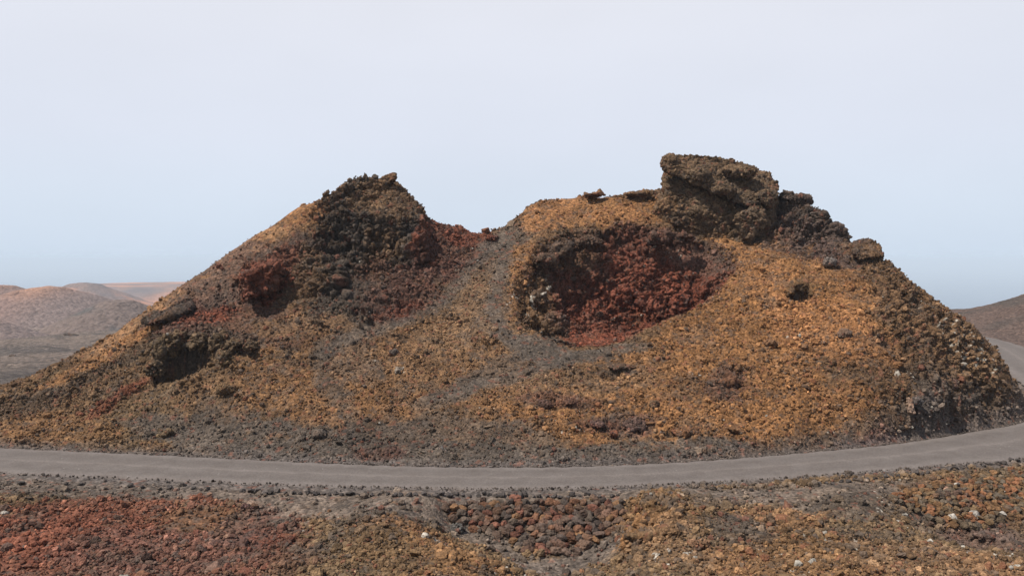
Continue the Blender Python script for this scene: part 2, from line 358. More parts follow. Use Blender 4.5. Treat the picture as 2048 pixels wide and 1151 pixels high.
FZ = [
    (200, 1090, 420, 120, 0, REDF, .97, .8), (120, 1070, 240, 50, 0, RED, .35, .8), (330, 1110, 240, 60, 0, PUR, .45, .7), (60, 965, 420, 18, 3, SAN, .9, .22), (400, 975, 330, 20, 3, SAN, .9, .2), (150, 985, 240, 12, 3, GRY, .6, .35),
    (420, 1040, 110, 34, 0, BRN, .7, .35), (520, 1060, 90, 40, 0, PUR, .6, .5), (560, 1070, 60, 30, 0, RED, .6, 1.0), (560, 1120, 90, 40, 0, MAR, .6, 1.0), (640, 1010, 120, 34, 10, BRN, .6, .7),
    (790, 1030, 90, 36, 10, DRK, .85, .4), (720, 1050, 60, 40, 0, GRY, .7, .7), (800, 985, 330, 18, 0, SAN, .85, .12), (1200, 988, 420, 16, 0, SAN, .85, .1), (1480, 1000, 150, 22, -8, SAN, .6, .25), (1650, 985, 260, 20, -8, SAN, .8, .15),
    (880, 1115, 220, 50, 10, OCH, .5, .8), (760, 1110, 120, 50, 10, OLV, .8, .8), (940, 1060, 50, 30, 30, SAN, .8, .2), (1010, 1100, 60, 18, 25, SAN, .9, .2), (1140, 1130, 110, 26, -10, SAN, .98, .15), (1060, 1050, 170, 55, 5, GRY, .7, .6), (1215, 1090, 30, 50, 20, SAN, .6, .3),
    (1310, 1030, 90, 60, 0, OCH, .65, 1.2), (1330, 1000, 60, 30, 0, OLV, .6, 1.2), (1400, 1100, 160, 60, 0, LBR, .8, .9), (1550, 1060, 190, 60, 0, OLV, .8, .9), (1560, 1040, 100, 26, 0, TAN, .6, 1.0), (1650, 1120, 260, 50, 0, OCH, .4, .9), (1480, 1060, 80, 30, 0, GRY, .6, .7),
    (1700, 1010, 110, 26, -8, GRY, .8, .4), (1930, 1000, 150, 60, -15, BRN, .9, .7), (1850, 1050, 90, 30, 20, GRY, .5, .6), (1980, 1090, 110, 40, 0, PUR, .7, .8), (1900, 1130, 220, 40, 0, LBR, .85, 1.0), (1950, 1130, 90, 26, 0, TAN, .5, 1.0),
]
def chain(pts, hw, col, s, r, *tag):
    # a band of ash that winds over the slope
    o = []
    for (u0, v0), (u1, v1) in zip(pts[:-1], pts[1:]):
        n = max(1, int(math.hypot(u1 - u0, v1 - v0) / hw))
        for i in range(n):
            o.append((u0 + (u1 - u0) * i / n, v0 + (v1 - v0) * i / n, hw * 1.15, hw, 0, col, s, r) + tag)
    return o
HZ += chain([(1008, 478), (1012, 520), (992, 570), (985, 620), (1010, 668), (1060, 696), (1130, 712), (1220, 705)], 15, GRY, .6, .2, 'out')
HZ += chain([(1150, 714), (1060, 742), (980, 766), (900, 792), (840, 800)], 13, GRY, .55, .25)
HZ += chain([(985, 482), (940, 545), (890, 600), (820, 640), (750, 655), (690, 680), (640, 712)], 14, GRY, .5, .3)
HZ += chain([(640, 700), (640, 760), (690, 800), (700, 850)], 20, GRY, .45, .35)
# pale lichen crusts: u, v, half-width, half-height, tilt
HL = [(1930, 690, 80, 45, 45), (1880, 640, 60, 20, 45), (1800, 745, 30, 14, 30), (800, 745, 18, 9, 0), (970, 815, 30, 8, 10), (1140, 860, 40, 12, 10), (1395, 750, 22, 7, 20), (1600, 680, 30, 12, 20), (1040, 590, 18, 40, 30), (1075, 600, 18, 50, 30), (1350, 510, 14, 8, 0), (1670, 870, 20, 10, 0), (1985, 730, 30, 40, 45)]
FL = [(1840, 1075, 70, 24, 25), (1960, 1110, 90, 22, 10), (1560, 1125, 60, 22, 25), (1910, 1030, 60, 26, 10), (1660, 1080, 60, 16, 0), (1300, 1130, 120, 22, 0), (870, 1075, 30, 8, 0), (1400, 1080, 26, 20, 40), (1000, 1135, 80, 12, 0), (2020, 990, 40, 20, 0)]

def zone_frames(zones, fore):
    out = []
    for z in zones:
        u, v, ru, rv, tilt = z[:5]
        c = hit(u, v)
        h1, h2 = hit(u, v - 0.6 * rv), hit(u, v + 0.6 * rv)
        k = 1 if fore else 2
        m = abs(h1[k] - h2[k]) / (1.2 * rv)
        lo, hi = (0.5, 6.0) if fore else (0.35, 1.25)
        base = c[1] / FPX
        m = min(max(m, lo * base), hi * base)
        out.append((c[0], c[k], base, m, ru, rv, math.radians(tilt)) + tuple(z[5:]))
    return out
ZH, ZF = zone_frames(HZ, False), zone_frames(FZ, True)
LH, LF = zone_frames(HL, False), zone_frames(FL, True)

def zone_weight(fr, A, B, wx, wy):
    cx, cb, mx, mb, ru, rv, t = fr[:7]
    R = 1.6 * max(ru, rv)
    idx = np.nonzero((np.abs(A - cx) < R * mx) & (np.abs(B - cb) < R * mb))[0]
    da = (A[idx] - cx) / mx + wx[idx] * min(ru, rv) * 0.55
    db = -(B[idx] - cb) / mb + wy[idx] * min(ru, rv) * 0.55
    ca, sa = math.cos(t), math.sin(t)
    x = (da * ca + db * sa) / ru
    y = (-da * sa + db * ca) / rv
    q = np.sqrt(x * x + y * y)
    return idx, 1 - sstep(0.80, 1.06, q)

def ground_colour(P, fore):
    """Mineral colour with painted pit shade, roughness of the relief and lichen share at points P."""
    n = len(P)
    A, B = P[:, 0], (P[:, 1] if fore else P[:, 2])
    S = P / (1.3 if fore else 1.8)
    wx, wy = fbm(S, 5, 31, .72) * 1.0, fbm(S + 40, 5, 47, .72) * 1.0
    base = np.array(LBR if fore else BRN)
    if fore: base = np.array((0.125, 0.08, 0.043))
    col = np.tile(base, (n, 1)); rough = np.full(n, 0.8)
    bowl = np.zeros(n)
    if not fore:
        q = np.nonzero((A > -1) & (A < 18) & (P[:, 1] > 48.5) & (P[:, 1] < 61.5))[0]
        ins = inside(A[q], P[q, 1], CRATER)
        bowl[q] = np.where(ins, sstep(-.05, .3, seg_dist(A[q], P[q, 1], CRATER, True) + .15 * wx[q]), 0)
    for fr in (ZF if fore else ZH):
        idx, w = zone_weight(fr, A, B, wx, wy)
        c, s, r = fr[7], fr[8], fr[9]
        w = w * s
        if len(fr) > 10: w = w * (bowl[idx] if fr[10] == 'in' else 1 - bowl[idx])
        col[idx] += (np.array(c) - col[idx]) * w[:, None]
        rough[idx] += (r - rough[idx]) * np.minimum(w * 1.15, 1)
    lich = np.zeros(n)
    for fr in (LF if fore else LH):
        idx, w = zone_weight(fr, A, B, wx, wy)
        lich[idx] = np.maximum(lich[idx], w)
    # patchy drift of minerals: darker ash and rustier spots
    a = fbm(P / 2.6, 3, 71, .6)
    b = fbm(P / 0.9, 2, 83, .6)
    col *= (1 + 0.33 * a + 0.22 * b)[:, None]
    k = sstep(0.05, 0.55, fbm(P / 1.5, 4, 91, .65))[:, None] * (0.7 if fore else .5)
    col += (np.array(GRY) * 0.95 - col) * k
    k = sstep(0.15, 0.6, fbm(P / .7, 3, 95, .6))[:, None] * 0.45
    col += (np.array(BRN) * 0.8 - col) * k
    return np.clip(col, 0.012, 0.7), rough, lich

def cobble(P, size, seed, tilt=.75):
    f1, f2, r, tl = worley(P / size, seed)
    e = np.clip((f2 - f1) * 3.2, 0, 1)                   # steep joints round flat, tilted, broken faces
    return (e * (2 - e)) * (0.40 + 0.70 * r) + tilt * tl - 0.45, r

def rubble(P, N, rough, col, lich, fine=1.0, sz=1.0):
    """Push points along their normals into lumps and clinker, and tint each lump."""
    n = len(P)
    rough = np.where(N[:, 2] > .78, np.minimum(rough, 1.0), rough)
    wv = np.c_[noise3(P / .5, 1), noise3(P / .5 + 9, 2), noise3(P / .5 + 21, 3)] * 0.22
    Q = P + wv
    lump = fbm(P / 2.4, 3, 7, .55)
    c1, r1 = cobble(Q * np.array([1, 1, 1.15]), 0.78 * sz, 11, .45)
    c2, r2 = cobble(Q, 0.30 * sz, 13)
    pt = 0.18 + 1.15 * sstep(-.2, .4, fbm(P / 1.6, 3, 61, .6))     # rubbly and finer patches
    c0 = np.zeros(n)
    kk = np.nonzero(rough > 1.0)[0]
    if len(kk): c0[kk] = cobble(P[kk] + 2.2 * wv[kk], 1.7, 17, .3)[0]
    big = np.clip(rough - 0.55, 0, 2)
    c3 = np.zeros(n)
    kk = np.nonzero(rough > .95)[0]
    if len(kk): c3[kk] = cobble(Q[kk] * np.array([1, 1, 1.2]), .46, 23)[0]
    d = rough * 0.34 * lump + np.clip(rough - .9, 0, 1) * .30 * c3 + big * 0.40 * c1 + np.clip(rough - 1.0, 0, 1) * 0.75 * c0 + (0.012 + rough * 0.140 * pt) * c2 * sz + rough * 0.07 * noise3(P / .16, 19)
    tint = 0.86 + 0.5 * (r2 - .4) + 0.25 * (r1 - .5)
    c = col * np.clip(tint, .45, 1.5)[:, None]
    odd = (r2 * 977 % 1.0)
    c = np.where((odd > .86)[:, None], c * 0.45 + np.array([0.06, 0.048, 0.04]) * .5, c)
    c = np.where(((odd < .07))[:, None], c * 0.5 + np.array([0.13, 0.05, 0.03]) * .5, c)
    fl = (fbm(P / .2, 2, 57, .7) + 0.3 * r2 > 0.62) | (((r2 * 313) % 1.0) > 0.965)
    c = np.where((fl & (lich > 0.35))[:, None], np.array([0.32, 0.285, 0.235]), c)
    return P + N * d[:, None], c

# ------------------------------------------------------------------ materials
def new_mat(name):
    m = bpy.data.materials.new(name)
    m.use_nodes = True
    b = m.node_tree.nodes['Principled BSDF']
    b.inputs['Roughness'].default_value = 0.95
    b.inputs['Specular IOR Level'].default_value = 0.15
    return m, m.node_tree.nodes, m.node_tree.links, b

def nd(nodes, kind, **kw):
    n = nodes.new(kind)
    for k, v in kw.items():
        if k in n.inputs: n.inputs[k].default_value = v
        else: setattr(n, k, v)
    return n

def rock_material(name, source, grit=1.0, bump=0.6, gscale=1.0):
    """Rough volcanic clinker: mineral colour from the object, grain, pores and fine relief from noise."""
    m, N, L, b = new_mat(name)
    tc = nd(N, 'ShaderNodeTexCoord')
    if source == 'object':
        src = nd(N, 'ShaderNodeObjectInfo').outputs['Color']
    else:
        a = nd(N, 'ShaderNodeAttribute')
        a.attribute_name = 'col'
        a.attribute_type = 'GEOMETRY' if source == 'vertex' else 'INSTANCER'
        src = a.outputs['Color']
    geo = nd(N, 'ShaderNodeNewGeometry')
    vec = geo.outputs['Position']
    n1 = nd(N, 'ShaderNodeTexNoise', Scale=7.0 * gscale, Detail=6.0, Roughness=0.7)
    n2 = nd(N, 'ShaderNodeTexVoronoi', Scale=9.0 * gscale)
    n2.feature = 'F1'
    L.new(vec, n1.inputs['Vector']); L.new(vec, n2.inputs['Vector'])
    r1 = nd(N, 'ShaderNodeMapRange'); r1.inputs['From Min'].default_value = .3; r1.inputs['From Max'].default_value = .7
    r1.inputs['To Min'].default_value = 1 - .42 * grit; r1.inputs['To Max'].default_value = 1 + .38 * grit
    L.new(n1.outputs['Fac'], r1.inputs['Value'])
    sep = nd(N, 'ShaderNodeSeparateColor')
    L.new(n2.outputs['Color'], sep.inputs[0])
    r2 = nd(N, 'ShaderNodeMapRange')
    r2.inputs['To Min'].default_value = 1 - .4 * grit; r2.inputs['To Max'].default_value = 1 + .4 * grit
    L.new(sep.outputs[0], r2.inputs['Value'])
    mu = nd(N, 'ShaderNodeMath', operation='MULTIPLY')
    L.new(r1.outputs[0], mu.inputs[0]); L.new(r2.outputs[0], mu.inputs[1])
    vm = nd(N, 'ShaderNodeVectorMath', operation='SCALE')
    L.new(src, vm.inputs[0]); L.new(mu.outputs[0], vm.inputs['Scale'])
    L.new(vm.outputs[0], b.inputs['Base Color'])
    n3 = nd(N, 'ShaderNodeTexNoise', Scale=14.0 * gscale, Detail=5.0, Roughness=0.75)
    L.new(vec, n3.inputs['Vector'])
    ad = nd(N, 'ShaderNodeMath', operation='SUBTRACT')
    L.new(n3.outputs['Fac'], ad.inputs[0]); L.new(n2.outputs['Distance'], ad.inputs[1])
    bp = nd(N, 'ShaderNodeBump', Strength=bump, Distance=0.07 / gscale)
    L.new(ad.outputs[0], bp.inputs['Height'])
    L.new(bp.outputs['Normal'], b.inputs['Normal'])
    return m

M_TERRAIN = rock_material('scoria_ground', 'vertex')
M_STONE_I = rock_material('scoria_stones', 'instancer', .7, .5, 1.4)
M_STONE = rock_material('lava_stone', 'object', .8, .6, 1.4)

# ------------------------------------------------------------------ mesh helpers
def link(name, me, parent=None, **props):
    o = bpy.data.objects.new(name, me)
    COL.objects.link(o)
    if parent: o.parent = parent
    for k, v in props.items(): o[k] = v
    return o

def set_cols(me, col):
    a = me.attributes.new('col', 'FLOAT_COLOR', 'POINT')
    a.data.foreach_set('color', np.c_[col, np.ones(len(col))].astype(f32).ravel())

def np_mesh(name, V, faces, col=None, mat=None, smooth=False):
    """faces: (n,k) index array."""
    me = bpy.data.meshes.new(name)
    n, k = faces.shape
    me.vertices.add(len(V)); me.loops.add(n * k); me.polygons.add(n)
    me.vertices.foreach_set('co', V.astype(f32).ravel())
    me.loops.foreach_set('vertex_index', faces.astype(np.int32).ravel())
    me.polygons.foreach_set('loop_start', np.arange(0, n * k, k, dtype=np.int32))
    me.polygons.foreach_set('use_smooth', np.full(n, smooth))
    me.update(calc_edges=True)
    if col is not None: set_cols(me, col)
    if mat: me.materials.append(mat)
    return me

def grid_faces(ny, nx):
    i = np.arange(ny * nx).reshape(ny, nx)
    return np.stack([i[:-1, :-1], i[:-1, 1:], i[1:, 1:], i[1:, :-1]], -1).reshape(-1, 4)

def grid_normals(V):
    dx = np.gradient(V, axis=1); dy = np.gradient(V, axis=0)
    n = np.cross(dx, dy)
    return n / (np.linalg.norm(n, axis=2, keepdims=True) + 1e-9)

def compact(V, faces, col):
    used = np.zeros(len(V), bool); used[faces.ravel()] = True
    m = np.cumsum(used) - 1
    return V[used], m[faces], col[used]

# ------------------------------------------------------------------ hill
xs = np.arange(-37.5, 38.5, 0.075)
ys = np.r_[np.arange(38.6, 49.5, 0.062), np.arange(49.5, 60.4, 0.038), np.arange(60.4, 64, 0.062), np.arange(64, 86, 0.35)]
XX, YY = np.meshgrid(xs, ys)
ZZ = hill_z(XX, YY)
far_at = np.interp(XX, FE[:260, 0], FE[:260, 1])
inr = inside(XX, YY, ROADPOLY)
dr = seg_dist(XX.ravel(), YY.ravel(), FE[:330:4]).reshape(XX.shape)
beyond = (YY > far_at) & ~inr
ks = np.where(beyond, sstep(0.0, np.where(XX > 27, .45, .8), dr), 0)
ZZ = np.where(beyond, ZZ * ks + 0.02 * (1 - ks) , -0.08)
V = np.stack([XX, YY, ZZ], -1)
Nn = grid_normals(V)
P = V.reshape(-1, 3); NN = Nn.reshape(-1, 3)
HC_, HR_, HL_ = ground_colour(P, False)
edge = (1 - sstep(0.1, 1.1, dr.ravel() + 0.35 * fbm(P / .8, 2, 3)))
HC_ += (np.array((0.092, 0.078, 0.070)) - HC_) * (edge * .8)[:, None]
HR_ = HR_ * np.where(beyond.ravel(), sstep(-0.1, .65, dr.ravel()), 0)
PD, CD = rubble(P, NN, HR_, HC_, HL_, 1, .78)
PD[~beyond.ravel()] = P[~beyond.ravel()]
faces = grid_faces(*XX.shape)
keep = (beyond | (dr < 0.4)).ravel()
faces = faces[keep[faces].all(1)]
Vc, Fc, Cc = compact(PD, faces, CD)
link('hill', np_mesh('hill', Vc, Fc, Cc, M_TERRAIN, True), kind='structure')
HILL = dict(P=PD, N=NN, C=HC_, R=HR_, L=HL_, ok=(beyond & (YY < 63.8)).ravel(), area=np.repeat((np.gradient(ys))[:, None], len(xs), 1).ravel() * 0.075 / np.maximum(NN[:, 2], .15))
print('hill', len(Vc), round(time.time() - T0, 1))

# ------------------------------------------------------------------ foreground ground
xs = np.arange(-27, 36, 0.062)
ys = np.arange(24.5, 50, 0.058)
XX, YY = np.meshgrid(xs, ys)
ZZ = fore_z(XX, YY)
near_at = np.interp(XX, NE[:300, 0], NE[:300, 1])
front = YY < near_at
dr = seg_dist(XX.ravel(), YY.ravel(), NE[:330:4]).reshape(XX.shape)
ks = np.where(front, sstep(0, .6, dr), 0)
ZZ = np.where(front, ZZ * ks - .0, -0.08)
V = np.stack([XX, YY, ZZ], -1)
P = V.reshape(-1, 3); NN = grid_normals(V).reshape(-1, 3)
FC_, FR_, FLc_ = ground_colour(P, True)
edge = (1 - sstep(0.1, 1.2, dr.ravel() + 0.4 * fbm(P / .9, 2, 4)))
FC_ += (np.array((0.092, 0.078, 0.070)) - FC_) * (edge * .85)[:, None]
FR_ = FR_ * np.where(front.ravel(), sstep(0.1, 1.0, dr.ravel()), 0)
PD, CD = rubble(P, NN, FR_ * .62, FC_, FLc_, 1, .72)
PD[~front.ravel()] = P[~front.ravel()]
faces = grid_faces(*XX.shape)
keep = (front | (dr < 0.4)).ravel()
faces = faces[keep[faces].all(1)]
Vc, Fc, Cc = compact(PD, faces, CD)
link('ground', np_mesh('ground', Vc, Fc, Cc, M_TERRAIN, True), kind='structure')
FORE = dict(P=PD, N=NN, C=FC_, R=FR_, L=FLc_, ok=front.ravel(), area=np.full(len(P), .062 * .058))
print('fore', len(Vc), round(time.time() - T0, 1))

# ------------------------------------------------------------------ road
m, N, L, b = new_mat('dusty_asphalt')
geo = nd(N, 'ShaderNodeNewGeometry')
at_ = nd(N, 'ShaderNodeAttribute'); at_.attribute_name = 'across'
n1 = nd(N, 'ShaderNodeTexNoise', Scale=0.9, Detail=5.0, Roughness=.65)
n2 = nd(N, 'ShaderNodeTexNoise', Scale=11.0, Detail=5.0, Roughness=.8)
n3 = nd(N, 'ShaderNodeTexVoronoi', Scale=5.0)
for n in (n1, n2, n3): L.new(geo.outputs['Position'], n.inputs['Vector'])
cr = nd(N, 'ShaderNodeValToRGB')
cr.color_ramp.elements[0].position = .3; cr.color_ramp.elements[0].color = (0.095, 0.081, 0.073, 1)
cr.color_ramp.elements[1].position = .7; cr.color_ramp.elements[1].color = (0.122, 0.106, 0.097, 1)
L.new(n1.outputs['Fac'], cr.inputs['Fac'])
tr = nd(N, 'ShaderNodeValToRGB')              # dust swept into faint strips along the wheel lines
tr.color_ramp.elements[0].position = 0; tr.color_ramp.elements[0].color = (1.0, .95, .9, 1)
tr.color_ramp.elements[1].position = 1; tr.color_ramp.elements[1].color = (1.04, .99, .94, 1)
for p, g in ((.08, 1.14), (.16, 1.02), (.22, .93), (.36, 1.0), (.42, 1.02), (.47, 1.22), (.53, 1.0), (.75, .92), (.83, 1.04), (.9, 1.16)):
    e = tr.color_ramp.elements.new(p); e.color = (g, g * .985, g * .965, 1)
wob = nd(N, 'ShaderNodeMath', operation='MULTIPLY_ADD'); wob.inputs[1].default_value = .10
L.new(n1.outputs['Fac'], wob.inputs[0]); L.new(at_.outputs['Fac'], wob.inputs[2])
sb = nd(N, 'ShaderNodeMath', operation='SUBTRACT'); sb.inputs[1].default_value = .05
L.new(wob.outputs[0], sb.inputs[0]); L.new(sb.outputs[0], tr.inputs['Fac'])
mx = nd(N, 'ShaderNodeMix', data_type='RGBA', blend_type='MULTIPLY'); mx.inputs['Factor'].default_value = 1
L.new(cr.outputs['Color'], mx.inputs['A']); L.new(tr.outputs['Color'], mx.inputs['B'])
g2 = nd(N, 'ShaderNodeMapRange'); g2.inputs['From Min'].default_value = .3; g2.inputs['From Max'].default_value = .7
g2.inputs['To Min'].default_value = .68; g2.inputs['To Max'].default_value = 1.32
L.new(n2.outputs['Fac'], g2.inputs['Value'])
vm = nd(N, 'ShaderNodeVectorMath', operation='SCALE')
L.new(mx.outputs['Result'], vm.inputs[0]); L.new(g2.outputs[0], vm.inputs['Scale'])
n3.inputs['Scale'].default_value = 1.3
lt = nd(N, 'ShaderNodeMath', operation='LESS_THAN'); lt.inputs[1].default_value = .03
L.new(n3.outputs['Distance'], lt.inputs[0])
mw = nd(N, 'ShaderNodeMix', data_type='RGBA'); mw.inputs['B'].default_value = (.42, .40, .37, 1)
L.new(lt.outputs[0], mw.inputs['Factor']); L.new(vm.outputs[0], mw.inputs['A'])
L.new(mw.outputs['Result'], b.inputs['Base Color'])
bp = nd(N, 'ShaderNodeBump', Strength=.6, Distance=.03)
L.new(n2.outputs['Fac'], bp.inputs['Height']); L.new(bp.outputs['Normal'], b.inputs['Normal'])
M_ROAD = m
NT = 16
ts = np.linspace(0, 1, NT)
rows = []
for i in range(NR):
    a, c = NE[i], FE[i]
    dv = (c - a) / np.linalg.norm(c - a)
    wn_ = .10 * math.sin(i * .9) + .07 * math.sin(i * 2.3 + 1)
    a2, c2 = a - dv * (.12 + wn_), c + dv * (.12 + .08 * math.sin(i * 1.3 + 2))
    r = a2[None] + (c2 - a2)[None] * ts[:, None]
    r[:, 2] = 0.045 + 0.03 * (1 - (2 * ts - 1) ** 2)
    r[0, 2] = r[-1, 2] = -0.02
    rows.append(r)
V = np.array(rows)
me = np_mesh('road', V.reshape(-1, 3), grid_faces(NR, NT)[:, ::-1], None, M_ROAD, True)
a = me.attributes.new('across', 'FLOAT', 'POINT'); a.data.foreach_set('value', np.tile(ts, NR).astype(f32))
link('road', me, kind='structure')

# ------------------------------------------------------------------ far country
def drop(X, Y):
    D = np.hypot(X, Y)
    az = X / np.maximum(Y, 1)
    s = sstep(0.30, 0.55, az)                 # the ground stays level round the bend on the right
    dl = np.interp(D, [0, 52, 90, 150, 250, 400, 800, 1500, 2500, 6000], [0, 0, 2.2, 6, 11.5, 19, 36, 66, 312, 312])
    dr_ = np.interp(D, [0, 100, 150, 250, 500, 900, 1600, 2500, 6000], [0, 0, 1.0, 14, 62, 130, 250, 312, 312])
    return -(dl * (1 - s) + dr_ * s)

def far_z(X, Y):
    shp = X.shape
    z = -0.14 + drop(X, Y)
    D = np.hypot(X, Y)
    P = np.c_[X.ravel(), Y.ravel(), np.zeros(X.size)]
    n = (fbm(P / 90, 4, 101, .5) * 5.0).reshape(shp) * sstep(120, 500, D) + (fbm(P / 16, 3, 103, .55)).reshape(shp) * 1.2 * sstep(75, 160, D) * (1 - sstep(.30, .5, X / np.maximum(Y, 1)) * (1 - sstep(130, 200, D)))
    # slope below the viewer
    z = z + np.where(Y < 24, 8.3 * (1 - sstep(1.5, 13, Y)), 0) * 1.0
    return z + n

FCOL = dict(plain=(0.142, 0.108, 0.086), dark=(0.082, 0.066, 0.056))
yv = np.r_[np.linspace(-30, 22, 40), np.geomspace(24.6, 2600, 330)]
av = np.linspace(-1.5, 1.5, 300)
YV, AV = np.meshgrid(yv, av, indexing='ij')
XV = AV * np.maximum(YV, 25) * 1.0
ZV = far_z(XV, YV)
# keep it under the detailed foreground and hill sheets
cov = (XV > -26.5) & (XV < 35.5) & (YV > 25.2) & (YV < 46)
cov2 = (XV > -37) & (XV < 37) & (YV >= 42) & (YV < 84)
ZV = np.where(cov | cov2, np.minimum(ZV, -3.2), ZV)
P = np.c_[XV.ravel(), YV.ravel(), ZV.ravel()]
k = sstep(-.2, .5, fbm(P / 60, 4, 111, .6))[:, None]
k2 = sstep(.0, .5, fbm(P * np.array([1, .35, 1]) / 25, 3, 117, .6))[:, None]
c = np.array(FCOL['plain']) * (1 - k) + np.array(FCOL['dark']) * k
c += (np.array((0.17, 0.12, 0.085)) - c) * k2 * .4
k3 = sstep(.1, .5, fbm(P / 7, 4, 119, .65))[:, None]
c += (np.array((0.042, 0.034, 0.03)) - c) * k3 * .75
me = np_mesh('terrain', P, grid_faces(*XV.shape)[:, ::-1], c, None, True)
M_FAR = rock_material('far_scoria', 'vertex', 1.0, 1.0, .14)
M_SLOPE = rock_material('far_slopes', 'vertex', .45, .7, .07)
me.materials.append(M_FAR)
link('terrain', me, kind='structure')

def hill_mesh(name, u, v, D, halfw, prof, seed, colf, rough=1.0, stretch=1.0, base_v=660, craterr=0.0, n=150):
    """A distant cone: summit seen at (u, v) at distance D, half-width in metres."""
    top = at(u, v, D)
    zb = far_z(np.array([top[0]]), np.array([D]))[0] - 6
    H = top[2] - zb
    g = np.linspace(-1, 1, n)
    A, B = np.meshgrid(g, g)
    r = np.hypot(A, B)
    X, Y = top[0] + A * halfw, D + B * halfw * stretch
    P0 = np.c_[X.ravel(), Y.ravel(), np.zeros(X.size)]
    nz = fbm(P0 / (halfw * .35), 5, seed, .55).reshape(A.shape)
    h = np.interp(np.clip(r + .06 * nz, 0, 1.4), *prof)
    if craterr: h = h - .16 * np.exp(-((A + .06) ** 2 + (B + .08) ** 2) / craterr ** 2)
    nf = fbm(P0 / (halfw * .07), 4, seed + 1, .65).reshape(A.shape)
    rid = 1 - np.abs(fbm(P0 / (halfw * .22), 3, seed + 2, .55)).reshape(A.shape) * 2
    Z = zb + H * (h + (.04 * nz + .014 * nf + .007 * rid * h) * rough * (r < 1.2))
    P = np.c_[X.ravel(), Y.ravel(), Z.ravel()]
    c = colf(P, (Z.ravel() - zb) / H, A.ravel(), nz.ravel()) * 1.42 * (1 + .18 * nf.ravel())[:, None]
    c = np.clip(c, .015, .5)
    link(name, np_mesh(name, P, grid_faces(n, n), c, M_SLOPE, True), kind='structure')

def mixc(c, d, w): return c + (np.array(d) - c) * np.clip(w, 0, 1)[:, None]
def col_red(P, h, a, nz):
    c = np.tile((0.122, 0.080, 0.066), (len(h), 1))
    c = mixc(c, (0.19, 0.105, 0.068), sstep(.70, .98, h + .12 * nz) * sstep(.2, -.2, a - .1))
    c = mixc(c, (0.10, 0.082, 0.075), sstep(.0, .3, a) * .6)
    return mixc(c, (0.20, 0.155, 0.115), sstep(.45, .1, h + .2 * nz) * .5)
def col_grey(P, h, a, nz):
    c = np.tile((0.092, 0.068, 0.057), (len(h), 1))
    return mixc(c, (0.06, 0.052, 0.047), sstep(.1, .6, nz))
def col_far(P, h, a, nz):
    c = np.tile((0.12, 0.085, 0.072), (len(h), 1))
    c = mixc(c, (0.25, 0.125, 0.08), sstep(.1, .5, nz + .25 * h))
    return mixc(c, (0.075, 0.065, 0.065), sstep(.0, -.5, nz) * .7)
cone = ([0, .04, .12, .28, .5, .75, 1.1, 1.4], [1, .99, .88, .60, .32, .12, .0, -.03])
dome = ([0, .12, .35, .6, .85, 1.1, 1.4], [1, .95, .66, .34, .12, 0, -.03])
mesa = ([0, .45, .6, .85, 1.05, 1.4], [1, .985, .86, .30, .04, -.05])
hill_mesh('hill', 88, 571, 380, 78, dome, 201, col_red, .8, 1.3, craterr=.07, n=240)
hill_mesh('hill', -10, 568, 440, 75, dome, 203, col_red, 1.6, 1.2, n=200)
hill_mesh('hill', 236, 598, 330, 42, dome, 207, col_grey, 1.8, 1.6, n=200)
hill_mesh('hill', 168, 564, 900, 110, dome, 211, col_far, .7, n=200)
hill_mesh('hill', 330, 567, 1500, 330, mesa, 217, col_far, .35)
hill_mesh('hill', -60, 632, 235, 40, dome, 219, col_red, 1.2, n=200)
# slope of the next cone beyond the bend on the right
def col_right(P, h, a, nz):
    c = np.tile((0.098, 0.066, 0.052), (len(h), 1))
    c = mixc(c, (0.066, 0.053, 0.044), sstep(0.0, .4, nz))
    return mixc(c, (0.13, 0.075, 0.054), sstep(.25, .5, h))
g = np.linspace(-1, 1, 260)
A, B = np.meshgrid(g, g)
X, Y = 105 + A * 58, 118 + B * 58
r = np.hypot(X - 105, Y - 115)
P0 = np.c_[X.ravel(), Y.ravel(), 0 * X.ravel()]
nz = fbm(P0 / 12, 5, 231, .55)
Z = 31.0 * np.clip(1 - r / 54, 0, 1) ** 2.6
Z = np.where(Z > 12, 12 + 7 * np.tanh((Z - 12) / 7), Z)
Z = Z - .25 * sstep(50, 56, r) - .2 - .7 * np.clip(r - 54.5, 0, None)
inr = inside(X, Y, np.vstack([FE[::4], NE[::-1][::4]]))
rdr = seg_dist(X.ravel(), Y.ravel(), NE[200::4])
P = np.c_[X.ravel(), Y.ravel(), Z.ravel() + (.45 * nz + .25 * fbm(P0 / 1.6, 3, 233, .6)) * sstep(.6, 4, rdr) * sstep(54, 46, r.ravel())]
c = col_right(P, np.clip(P[:, 2] / 14, 0, 1), A.ravel(), nz)
M_MID = rock_material('mid_scoria', 'vertex', 1.0, 1.0, .35)
link('hill', np_mesh('hill', P, grid_faces(260, 260), c, M_MID, True), kind='structure')

m, N, L, b = new_mat('sea_water')
b.inputs['Base Color'].default_value = (0.03, 0.06, 0.10, 1)
b.inputs['Roughness'].default_value = 0.35
n1 = nd(N, 'ShaderNodeTexNoise', Scale=.05, Detail=4.0)
geo = nd(N, 'ShaderNodeNewGeometry'); L.new(geo.outputs['Position'], n1.inputs['Vector'])
bp = nd(N, 'ShaderNodeBump', Strength=.3, Distance=2.0)
L.new(n1.outputs['Fac'], bp.inputs['Height']); L.new(bp.outputs['Normal'], b.inputs['Normal'])
SEA = -300.0
me = np_mesh('sea', np.array([[-20000, 700, SEA], [20000, 700, SEA], [20000, 30000, SEA], [-20000, 30000, SEA]], float), np.array([[0, 1, 2, 3]]), None, m)
link('sea', me, kind='structure')
print('far', round(time.time() - T0, 1))

